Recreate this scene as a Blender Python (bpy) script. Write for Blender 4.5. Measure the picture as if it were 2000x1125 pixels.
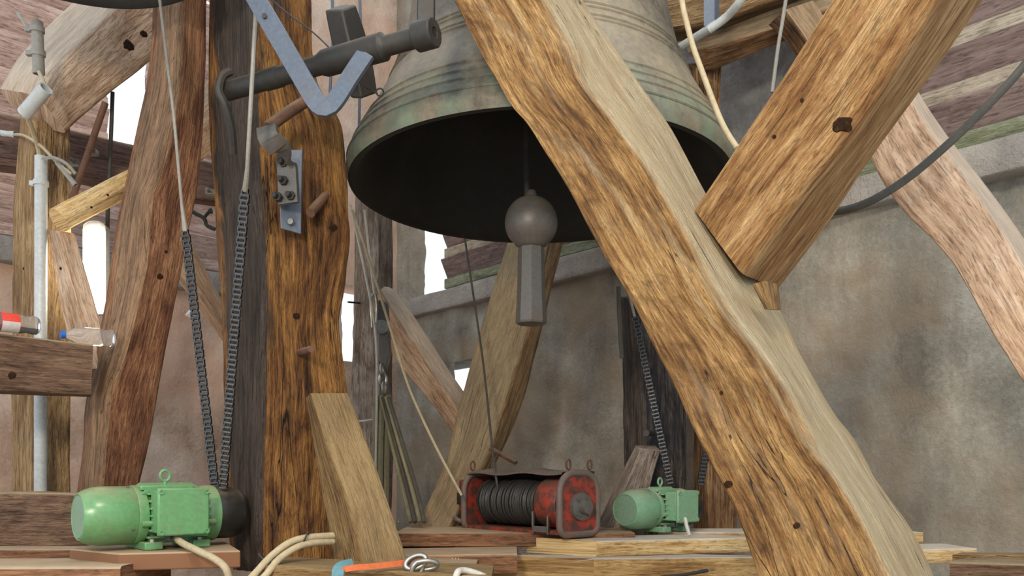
import bpy, bmesh, math, random
from mathutils import Vector, Matrix, noise
random.seed(7)
for _o in list(bpy.data.objects): bpy.data.objects.remove(_o)
SC = bpy.context.scene
COL = SC.collection
# ------------------------------------------------------------------ camera
F = 1600.0; HOR = 930.0                       # focal length in px of the 2000x1125 frame, horizon row
cam_d = bpy.data.cameras.new('camera'); cam = bpy.data.objects.new('camera', cam_d); COL.objects.link(cam)
cam_d.sensor_width = 36.0; cam_d.lens = 36.0*F/2000.0; cam_d.shift_y = (HOR-562.5)/2000.0
cam_d.clip_start = 0.02
cam.location = (0, 0, 0); cam.rotation_euler = (math.pi/2, 0, 0)
SC.camera = cam
# ------------------------------------------------------------------ light
w = bpy.data.worlds.new('world'); SC.world = w; w.use_nodes = True
bg = w.node_tree.nodes['Background']; bg.inputs[0].default_value = (0.80, 0.90, 1.0, 1); bg.inputs[1].default_value = 1.35
def area(name, loc, target, size, power, col):
    l = bpy.data.lights.new(name, 'AREA'); l.size = size; l.energy = power; l.color = col
    o = bpy.data.objects.new(name, l); COL.objects.link(o); o.location = loc
    o.rotation_euler = (Vector(target)-Vector(loc)).to_track_quat('-Z', 'Y').to_euler()
    return o
area('overhead_fill', (0.25, -0.2, 2.7), (0.2, 2.3, 0.1), 0.5, 50, (1.0, 0.86, 0.68))  # added fill light, unseen overhead, warms the timbers
area('low_fill', (-0.7, -0.9, 1.1), (0.3, 3.2, 0.1), 0.35, 55, (1.0, 0.86, 0.68))  # added fill light behind the camera, reaches in under the bell
SC.view_settings.view_transform = 'Standard'; SC.view_settings.look = 'None'
SC.view_settings.gamma = 1.0; SC.view_settings.use_curve_mapping = False
SC.view_settings.exposure = 0.08
# ------------------------------------------------------------------ helpers
def P(px, py, d): return Vector(((px-1000.0)/F*d, d, (HOR-py)/F*d))
def lin(h):
    h = h.lstrip('#'); r = []
    for i in (0, 2, 4):
        c = int(h[i:i+2], 16)/255.0
        r.append(c/12.92 if c <= 0.04045 else ((c+0.055)/1.055)**2.4)
    return (*r, 1.0)
WS = 1.2                                     # scale of the tower walls, from the height of the window sills
C0 = Vector((-0.628, 4.47, 0))*WS; E1 = Vector((0.736, 0.677, 0)).normalized(); E2 = Vector((0.677, -0.736, 0)).normalized()
UP = Vector((0, 0, 1))
ANG1 = math.atan2(E1.y, E1.x)

def tag(o, label, cat, group=None, kind=None):
    if label: o['label'] = label
    if cat: o['category'] = cat
    if group: o['group'] = group
    if kind: o['kind'] = kind
    return o
def link(name, me, mat=None, parent=None):
    o = bpy.data.objects.new(name, me); COL.objects.link(o)
    if mat is not None: me.materials.clear(); me.materials.append(mat)
    if parent is not None: o.parent = parent
    return o
def empty(name, loc, label, cat, rotz=0, group=None, kind=None):
    o = bpy.data.objects.new(name, None); COL.objects.link(o); o.location = loc; o.rotation_euler = (0, 0, rotz)
    o.empty_display_size = 0.05
    return tag(o, label, cat, group, kind)

def interp(pts, n, smooth=True):
    """resample a list of vectors to n points by length (Catmull-Rom when smooth)"""
    pts = [Vector(p) for p in pts]
    if smooth and len(pts) > 2:
        q = []
        for i in range(len(pts)-1):
            p0 = pts[max(i-1, 0)]; p1 = pts[i]; p2 = pts[i+1]; p3 = pts[min(i+2, len(pts)-1)]
            for k in range(12):
                t = k/12.0
                q.append(0.5*((2*p1)+(p2-p0)*t+(2*p0-5*p1+4*p2-p3)*t*t+(3*p1-p0-3*p2+p3)*t**3))
        q.append(pts[-1]); pts = q
    L = [0]
    for a, b in zip(pts, pts[1:]): L.append(L[-1]+(b-a).length)
    out = []; j = 0
    for i in range(n):
        s = L[-1]*i/(n-1)
        while j < len(L)-2 and L[j+1] < s: j += 1
        t = 0 if L[j+1] == L[j] else (s-L[j])/(L[j+1]-L[j])
        out.append(pts[j].lerp(pts[j+1], min(max(t, 0), 1)))
    return out

class MB:
    def __init__(s): s.v = []; s.f = []
    def add(s, vs, fs):
        o = len(s.v); s.v += [Vector(x) for x in vs]; s.f += [tuple(i+o for i in f) for f in fs]; return s
    def box(s, c, size, rot=None):
        x, y, z = [k/2.0 for k in size]; c = Vector(c)
        vs = [Vector((a*x, b*y, d*z)) for a in (-1, 1) for b in (-1, 1) for d in (-1, 1)]
        if rot is not None: vs = [rot @ q for q in vs]
        return s.add([q+c for q in vs], [(0, 1, 3, 2), (4, 6, 7, 5), (0, 4, 5, 1), (2, 3, 7, 6), (0, 2, 6, 4), (1, 5, 7, 3)])
    def tube(s, pts, r, seg=8, closed=False):
        pts = [Vector(p) for p in pts]; n = len(pts); rs = r if isinstance(r, (list, tuple)) else [r]*n
        vs = []; prev = None
        for i, p in enumerate(pts):
            if closed: t = pts[(i+1) % n]-pts[i-1]
            else: t = pts[min(i+1, n-1)]-pts[max(i-1, 0)]
            t = t.normalized() if t.length > 1e-9 else Vector((0, 0, 1))
            if prev is None:
                a = t.cross(UP) if abs(t.z) < 0.95 else t.cross(Vector((1, 0, 0)))
            else: a = prev-t*prev.dot(t)
            a = a.normalized(); prev = a; b = t.cross(a)
            for k in range(seg):
                g = 2*math.pi*k/seg; vs.append(p+(a*math.cos(g)+b*math.sin(g))*rs[i])
        fs = []
        for i in range(n if closed else n-1):
            for k in range(seg):
                j = (i+1) % n
                fs.append((i*seg+k, i*seg+(k+1) % seg, j*seg+(k+1) % seg, j*seg+k))
        if not closed:
            fs.append(tuple(range(seg-1, -1, -1))); fs.append(tuple((n-1)*seg+k for k in range(seg)))
        return s.add(vs, fs)
    def lathe(s, prof, org=(0, 0, 0), axis=(0, 0, 1), seg=32):
        axis = Vector(axis).normalized(); org = Vector(org)
        a = axis.cross(Vector((0, 0, 1)) if abs(axis.z) < 0.9 else Vector((1, 0, 0))).normalized(); b = axis.cross(a)
        vs = []; fs = []; n = len(prof)
        for (r, h) in prof:
            for k in range(seg):
                g = 2*math.pi*k/seg; vs.append(org+axis*h+(a*math.cos(g)+b*math.sin(g))*r)
        for i in range(n-1):
            for k in range(seg): fs.append((i*seg+k, i*seg+(k+1) % seg, (i+1)*seg+(k+1) % seg, (i+1)*seg+k))
        if prof[0][0] > 1e-6: fs.append(tuple(range(seg-1, -1, -1)))
        if prof[-1][0] > 1e-6: fs.append(tuple((n-1)*seg+k for k in range(seg)))
        return s.add(vs, fs)
    def prism(s, poly, thick):
        """poly: coplanar 3D points, thick: vector"""
        n = len(poly); t = Vector(thick); poly = [Vector(p) for p in poly]
        return s.add(poly+[p+t for p in poly], [tuple(range(n)), tuple(range(2*n-1, n-1, -1))]+[(i, (i+1) % n, (i+1) % n+n, i+n) for i in range(n)])
    def mesh(s, name):
        me = bpy.data.meshes.new(name); bm = bmesh.new(); vv = [bm.verts.new(q) for q in s.v]
        for f in s.f:
            try: bm.faces.new([vv[i] for i in f])
            except ValueError: pass
        bmesh.ops.remove_doubles(bm, verts=bm.verts, dist=1e-6)
        bmesh.ops.recalc_face_normals(bm, faces=bm.faces); bm.to_mesh(me); bm.free(); return me
    def build(s, name, mat, parent=None, smooth=True, bevel=0, angle=40, org=None):
        if org is not None: o_ = Vector(org); s.v = [q-o_ for q in s.v]
        o = link(name, s.mesh(name), mat, parent)
        if org is not None: o.location = o_
        if bevel:
            m = o.modifiers.new('bevel', 'BEVEL'); m.width = bevel; m.segments = 2; m.limit_method = 'ANGLE'; m.angle_limit = math.radians(35)
        if smooth: shade(o.data, angle)
        return o
def shade(me, angle=40):
    bm = bmesh.new(); bm.from_mesh(me)
    for f in bm.faces: f.smooth = True
    for e in bm.edges:
        if len(e.link_faces) == 2 and e.calc_face_angle(0) > math.radians(angle): e.smooth = False
    bm.to_mesh(me); bm.free()
def base_of(vs):
    n = len(vs); c = Vector((sum(v.x for v in vs)/n, sum(v.y for v in vs)/n, min(v.z for v in vs))); return c

def ring_square(nside, rad):
    """rounded unit square outline, (s,t) in 0..1, list with perimeter parameter"""
    pts = []
    cs = [(rad, rad, math.pi), (1-rad, rad, 1.5*math.pi), (1-rad, 1-rad, 0), (rad, 1-rad, 0.5*math.pi)]
    for i, (cx, cy, a0) in enumerate(cs):
        for k in range(4):
            g = a0+0.5*math.pi*k/3; pts.append((cx+rad*math.cos(g), cy+rad*math.sin(g)))
        nx, ny, a1 = cs[(i+1) % 4]
        e = (cx+rad*math.cos(a0+0.5*math.pi), cy+rad*math.sin(a0+0.5*math.pi)); st = (nx+rad*math.cos(a1), ny+rad*math.sin(a1))
        for k in range(1, nside): t = k/nside; pts.append((e[0]+(st[0]-e[0])*t, e[1]+(st[1]-e[1])*t))
    return pts
def sweep(name, A, B, C, mat, label=None, cat=None, rad=0.08, amp=0.004, fine=0.002, parent=None, nside=9, group=None, kind=None, angle=50, seed=None, cut=None):
    """timber: three of its four long edges A, B, C (B is the shared arris); the fourth is A+C-B.  UV u runs along the grain."""
    n = len(B); sd = random.uniform(0, 100) if seed is None else seed
    ring = ring_square(nside, rad); m = len(ring)
    W = (A[n//2]-B[n//2]).length; H = (C[n//2]-B[n//2]).length
    per = [0]
    for i in range(m):
        p = ring[i]; q = ring[(i+1) % m]; per.append(per[-1]+math.hypot((q[0]-p[0])*W, (q[1]-p[1])*H))
    us = [0]
    for i in range(1, n): us.append(us[-1]+(B[i]-B[i-1]).length)
    bm = bmesh.new(); uvl = bm.loops.layers.uv.new('UVMap'); rows = []
    for i in range(n):
        a = A[i]-B[i]; c = C[i]-B[i]; ctr = B[i]+(a+c)*0.5; row = []
        for k, (s, t) in enumerate(ring):
            p = B[i]+a*s+c*t; dr = p-ctr; dr = dr.normalized() if dr.length > 1e-9 else UP
            q = Vector((us[i]*3.0, s*W*9+sd, t*H*9))
            lo = noise.noise(q)+0.5*noise.noise(q*2.3)
            q2 = Vector((us[i]*7.0, s*W*55+sd, t*H*55))
            hi = noise.noise(q2)+0.35*noise.noise(Vector((us[i]*9, s*W*95+sd, t*H*95)))
            row.append(bm.verts.new(p+dr*(lo*amp+hi*fine)))
        rows.append(row)
    for i in range(n-1):
        for k in range(m):
            k2 = (k+1) % m
            f = bm.faces.new((rows[i][k], rows[i][k2], rows[i+1][k2], rows[i+1][k]))
            uv = ((us[i], per[k]), (us[i], per[k+1]), (us[i+1], per[k+1]), (us[i+1], per[k]))
            for l, x in zip(f.loops, uv): l[uvl].uv = x
    for row, rev in ((rows[0], True), (rows[-1], False)):
        cc = sum((v.co for v in row), Vector())/m; cv = bm.verts.new(cc)
        for k in range(m):
            k2 = (k+1) % m
            f = bm.faces.new((row[k2], row[k], cv) if rev else (row[k], row[k2], cv))
            for l in f.loops:
                d = l.vert.co-cc; l[uvl].uv = (d.x*0.6+d.y*0.6+3, d.z+7)
    bmesh.ops.recalc_face_normals(bm, faces=bm.faces)
    org = base_of([v.co for v in bm.verts])
    for v in bm.verts: v.co -= org
    me = bpy.data.meshes.new(name); bm.to_mesh(me); bm.free()
    shade(me, angle)
    o = link(name, me, mat, parent); o.location = org
    return tag(o, label, cat, group, kind)
def beam(name, label, L, M, R, d0, d1, mat, k=1.0, n=None, cat='timber beam', **kw):
    """a squared timber from the three long edges the photo shows; the depth follows 1/d along it, the far edges come from a square section"""
    lenpx = sum((Vector((*b, 0))-Vector((*a, 0))).length for a, b in zip(M, M[1:]))
    n = n or max(24, int(lenpx/9))
    l, m, r = [interp([(x, y, 0) for x, y in q], n, len(q) > 2) for q in (L, M, R)]
    ds = [1/((1/d0)*(1-i/(n-1))+(1/d1)*(i/(n-1))) for i in range(n)]
    a = b = 0
    for i in range(n):
        t = m[min(i+1, n-1)]-m[max(i-1, 0)]; t.normalize(); pr = Vector((-t.y, t.x, 0))
        a += abs((l[i]-m[i]).dot(pr))*ds[i]/F/n; b += abs((r[i]-m[i]).dot(pr))*ds[i]/F/n
    oL = b/k; oR = a*k
    A = [P(q.x, q.y, d+oL) for q, d in zip(l, ds)]; B = [P(q.x, q.y, d) for q, d in zip(m, ds)]; C = [P(q.x, q.y, d+oR) for q, d in zip(r, ds)]
    return sweep(name, A, B, C, mat, label, cat, **kw)
def plank(name, label, p0, p1, wid, th, mat, cat='board', side=None, amp=0.0015, fine=0.0006, rad=0.04, **kw):
    """board: top front edge p0->p1, width vector, thickness downwards"""
    p0 = Vector(p0); p1 = Vector(p1); wid = Vector(wid); n = max(12, int((p1-p0).length/0.03))
    B = [p0.lerp(p1, i/(n-1)) for i in range(n)]; A = [b+wid for b in B]; C = [b-UP*th for b in B]
    return sweep(name, A, B, C, mat, label, cat, amp=amp, fine=fine, rad=rad, nside=4, **kw)
def rope(name, label, pts, r, mat, cat='cable', parent=None, n=None, seg=7, group=None):
    """pts: (px,py,d)"""
    q = interp([P(*p) for p in pts], n or max(8, 10*len(pts)))
    b = MB().tube(q, r, seg)
    o = b.build(name, mat, parent, org=None if parent else base_of(b.v))
    return tag(o, label, cat, group)
# ------------------------------------------------------------------ materials
def nodes(name):
    m = bpy.data.materials.new(name); m.use_nodes = True; nt = m.node_tree; return m, nt, nt.nodes['Principled BSDF']
def N(nt, t, **kw):
    n = nt.nodes.new(t)
    for k, v in kw.items(): setattr(n, k, v)
    return n
def ramp(nt, fac, stops):
    r = N(nt, 'ShaderNodeValToRGB'); e = r.color_ramp.elements
    while len(e) < len(stops): e.new(0.5)
    for el, (p, c) in zip(e, stops): el.position = p; el.color = c if len(c) == 4 else (*c, 1)
    nt.links.new(fac, r.inputs[0]); return r.outputs[0]
def mixc(nt, fac, a, b, mode='MIX'):
    m = N(nt, 'ShaderNodeMix', data_type='RGBA', blend_type=mode)
    for sock, v in ((m.inputs[0], fac), (m.inputs[6], a), (m.inputs[7], b)):
        if hasattr(v, 'is_output'): nt.links.new(v, sock)
        else: sock.default_value = v
    return m.outputs[2]
def mth(nt, op, a, b=0.0, clamp=False):
    m = N(nt, 'ShaderNodeMath', operation=op, use_clamp=clamp)
    for sock, v in ((m.inputs[0], a), (m.inputs[1], b)):
        if hasattr(v, 'is_output'): nt.links.new(v, sock)
        else: sock.default_value = v
    return m.outputs[0]
def noi(nt, vec, scale, detail=6, rough=0.6, dist=0.0):
    n = N(nt, 'ShaderNodeTexNoise'); n.inputs['Scale'].default_value = scale; n.inputs['Detail'].default_value = detail
    n.inputs['Roughness'].default_value = rough; n.inputs['Distortion'].default_value = dist
    nt.links.new(vec, n.inputs['Vector']); return n.outputs['Fac']
def mapp(nt, vec, scale, loc=(0, 0, 0)):
    m = N(nt, 'ShaderNodeMapping'); m.inputs['Scale'].default_value = scale; m.inputs['Location'].default_value = loc
    nt.links.new(vec, m.inputs['Vector']); return m.outputs[0]
def maprange(nt, v, a, b, c=0.0, d=1.0):
    m = N(nt, 'ShaderNodeMapRange'); m.inputs[1].default_value = a; m.inputs[2].default_value = b; m.inputs[3].default_value = c; m.inputs[4].default_value = d
    nt.links.new(v, m.inputs[0]); return m.outputs[0]
def wood(name, dark, mid, light, dust=None, dust_amt=0.85, crack=0.7, bump=0.5, tar=None, tar_amt=0.0, adze=0.0, rough=0.8, grain=1.0, faces=()):
    m, nt, bs = nodes(name)
    tc = N(nt, 'ShaderNodeTexCoord'); oi = N(nt, 'ShaderNodeObjectInfo')
    cb = N(nt, 'ShaderNodeCombineXYZ'); r = mth(nt, 'MULTIPLY', oi.outputs['Random'], 37.0)
    nt.links.new(r, cb.inputs[0]); nt.links.new(r, cb.inputs[2])
    va = N(nt, 'ShaderNodeVectorMath', operation='ADD'); nt.links.new(tc.outputs['UV'], va.inputs[0]); nt.links.new(cb.outputs[0], va.inputs[1])
    uv = va.outputs[0]
    g1 = noi(nt, mapp(nt, uv, (3.0*grain, 55*grain, 1)), 1.0, 9, 0.65, 0.6)
    g2 = noi(nt, mapp(nt, uv, (12*grain, 130*grain, 1)), 1.0, 5, 0.6, 0.3)
    bl = noi(nt, mapp(nt, uv, (4.5, 11, 1)), 1.0, 6, 0.6, 0.8)
    fac = mth(nt, 'ADD', mth(nt, 'MULTIPLY', g1, 0.5), mth(nt, 'ADD', mth(nt, 'MULTIPLY', bl, 0.55), mth(nt, 'MULTIPLY', mth(nt, 'SUBTRACT', g2, 0.5), 0.35)))
    col = ramp(nt, fac, [(0.38, dark), (0.5, mid), (0.63, light)])
    fl_ = noi(nt, mapp(nt, uv, (30*grain, 230*grain, 1), (4, 8, 3)), 1.0, 4, 0.6, 0.8)
    fb = maprange(nt, fl_, 0.36, 0.50, 0.55, 1.08); fc = N(nt, 'ShaderNodeCombineXYZ')
    for k_ in range(3): nt.links.new(fb, fc.inputs[k_])
    for (v0, v1, fcol, famt) in faces:       # weathering that belongs to one long face of the timber
        sv = N(nt, 'ShaderNodeSeparateXYZ'); nt.links.new(tc.outputs['UV'], sv.inputs[0])
        vv = mth(nt, 'ADD', sv.outputs[1], mth(nt, 'MULTIPLY', mth(nt, 'SUBTRACT', bl, 0.5), 0.16))
        fm = mth(nt, 'MULTIPLY', maprange(nt, vv, v0-0.012, v0+0.012), maprange(nt, vv, v1+0.012, v1-0.012), True)
        fn = maprange(nt, mth(nt, 'ADD', mth(nt, 'MULTIPLY', g1, 0.6), mth(nt, 'MULTIPLY', bl, 0.4)), 0.36, 0.64)
        fcc = mixc(nt, fn, (fcol[0]*0.35, fcol[1]*0.35, fcol[2]*0.35, 1), (fcol[0]*1.5, fcol[1]*1.5, fcol[2]*1.5, 1))
        col = mixc(nt, mth(nt, 'MULTIPLY', fm, famt), col, fcc)
    col = mixc(nt, 1.0, col, fc.outputs[0], 'MULTIPLY')
    h = mth(nt, 'ADD', mth(nt, 'ADD', mth(nt, 'MULTIPLY', g1, 0.8), mth(nt, 'MULTIPLY', g2, 0.4)), mth(nt, 'MULTIPLY', fl_, 0.6))
    if adze:
        a1 = noi(nt, mapp(nt, uv, (20, 11, 1), (5, 3, 0)), 1.0, 5, 0.6, 0.6); a2 = noi(nt, mapp(nt, uv, (5, 8, 1), (1, 9, 0)), 1.0, 3)
        am = mth(nt, 'MULTIPLY', maprange(nt, a1, 0.5, 0.72), maprange(nt, a2, 0.48, 0.6), True)
        col = mixc(nt, mth(nt, 'MULTIPLY', am, adze), col, dark); h = mth(nt, 'SUBTRACT', h, mth(nt, 'MULTIPLY', am, 0.12))
    if tar is not None:
        t1 = noi(nt, mapp(nt, uv, (1.6, 5, 1), (2, 4, 1)), 1.0, 8, 0.65, 0.5)
        tm = maprange(nt, t1, 0.62-0.3*tar_amt, 0.72-0.3*tar_amt); col = mixc(nt, mth(nt, 'MULTIPLY', tm, 0.92, True), col, tar)
    ck = noi(nt, mapp(nt, uv, (0.9, 13, 1), (7, 2, 5)), 1.0, 3, 0.5, 1.0)
    ckm = mth(nt, 'SUBTRACT', 1.0, maprange(nt, mth(nt, 'ABSOLUTE', mth(nt, 'SUBTRACT', ck, 0.56)), 0.0, 0.006), True)
    gate = maprange(nt, noi(nt, mapp(nt, uv, (2.0, 4, 1), (3, 1, 2)), 1.0, 2), 0.46, 0.54)
    ckm = mth(nt, 'MULTIPLY', mth(nt, 'MULTIPLY', ckm, gate, True), crack)
    if dust is not None:
        ge = N(nt, 'ShaderNodeNewGeometry'); sx = N(nt, 'ShaderNodeSeparateXYZ'); nt.links.new(ge.outputs['Normal'], sx.inputs[0])
        dz = maprange(nt, sx.outputs[2], 0.20, 0.45); dn = maprange(nt, noi(nt, mapp(nt, uv, (9, 25, 1)), 1.0, 6), 0.3, 0.55, 0.6, 1.0)
        col = mixc(nt, mth(nt, 'MULTIPLY', mth(nt, 'MULTIPLY', dz, dn), dust_amt, True), col, dust)
    col = mixc(nt, ckm, col, (dark[0]*0.25, dark[1]*0.25, dark[2]*0.25, 1)); h = mth(nt, 'SUBTRACT', h, mth(nt, 'MULTIPLY', ckm, 1.2))
    nt.links.new(col, bs.inputs['Base Color']); bs.inputs['Roughness'].default_value = rough
    bs.inputs['Specular IOR Level'].default_value = 0.3
    b = N(nt, 'ShaderNodeBump'); b.inputs['Strength'].default_value = bump; b.inputs['Distance'].default_value = 0.03
    nt.links.new(h, b.inputs['Height']); nt.links.new(b.outputs[0], bs.inputs['Normal'])
    return m
def plaster(name, c1, c2, c3, tint=None, bump=0.6):
    m, nt, bs = nodes(name); tc = N(nt, 'ShaderNodeTexCoord'); v = tc.outputs['Object']
    a = noi(nt, v, 2.2, 8, 0.6, 0.4); f = noi(nt, v, 60, 6, 0.7); st = noi(nt, mapp(nt, v, (9, 9, 0.8)), 1.0, 6)
    fac = mth(nt, 'ADD', mth(nt, 'MULTIPLY', a, 0.6), mth(nt, 'ADD', mth(nt, 'MULTIPLY', f, 0.22), mth(nt, 'MULTIPLY', st, 0.22)))
    col = ramp(nt, fac, [(0.40, c1), (0.53, c2), (0.66, c3)])
    sp = maprange(nt, noi(nt, v, 140, 3), 0.66, 0.72); col = mixc(nt, mth(nt, 'MULTIPLY', sp, 0.6), col, (c1[0]*0.35, c1[1]*0.35, c1[2]*0.35, 1))
    if tint is not None:
        tm = maprange(nt, noi(nt, v, 1.4, 4), 0.47, 0.6); col = mixc(nt, mth(nt, 'MULTIPLY', tm, 0.75), col, tint)
    nt.links.new(col, bs.inputs['Base Color']); bs.inputs['Roughness'].default_value = 0.92; bs.inputs['Specular IOR Level'].default_value = 0.2
    b = N(nt, 'ShaderNodeBump'); b.inputs['Strength'].default_value = bump; b.inputs['Distance'].default_value = 0.02
    h = mth(nt, 'ADD', mth(nt, 'MULTIPLY', f, 0.5), noi(nt, v, 14, 8, 0.65)); nt.links.new(h, b.inputs['Height']); nt.links.new(b.outputs[0], bs.inputs['Normal'])
    return m
def paint(name, col, rough=0.5, metal=0.0, dirt=None, dirt_amt=0.5, dust=None, scale=14, bump=0.05, spec=0.5, dlim=(0.5, 0.64)):
    m, nt, bs = nodes(name); tc = N(nt, 'ShaderNodeTexCoord'); v = tc.outputs['Object']; c = None
    n1 = noi(nt, v, scale, 8, 0.65); n2 = noi(nt, v, scale*7, 4)
    c = mixc(nt, maprange(nt, n2, 0.35, 0.7), col, (col[0]*0.8, col[1]*0.8, col[2]*0.8, 1))
    if dirt is not None: c = mixc(nt, mth(nt, 'MULTIPLY', maprange(nt, n1, *dlim), dirt_amt), c, dirt)
    if dust is not None:
        ge = N(nt, 'ShaderNodeNewGeometry'); sx = N(nt, 'ShaderNodeSeparateXYZ'); nt.links.new(ge.outputs['Normal'], sx.inputs[0])
        c = mixc(nt, mth(nt, 'MULTIPLY', maprange(nt, sx.outputs[2], 0.35, 0.95), mth(nt, 'MULTIPLY', maprange(nt, n1, 0.3, 0.6), 0.75)), c, dust)
    nt.links.new(c, bs.inputs['Base Color']); bs.inputs['Metallic'].default_value = metal; bs.inputs['Specular IOR Level'].default_value = spec
    nt.links.new(maprange(nt, n1, 0.3, 0.7, max(rough-0.1, 0.05), min(rough+0.15, 1)), bs.inputs['Roughness'])
    b = N(nt, 'ShaderNodeBump'); b.inputs['Strength'].default_value = bump; b.inputs['Distance'].default_value = 0.01
    nt.links.new(n1, b.inputs['Height']); nt.links.new(b.outputs[0], bs.inputs['Normal'])
    return m
def glass(name, col, rough=0.05, alpha=None):
    m, nt, bs = nodes(name); bs.inputs['Base Color'].default_value = col; bs.inputs['Roughness'].default_value = rough
    bs.inputs['Transmission Weight'].default_value = 0.9; bs.inputs['IOR'].default_value = 1.2; return m
def emit(name, col, s):
    m, nt, bs = nodes(name); bs.inputs['Base Color'].default_value = (0.9, 0.9, 0.9, 1); bs.inputs['Emission Color'].default_value = col
    bs.inputs['Emission Strength'].default_value = s; return m

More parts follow.
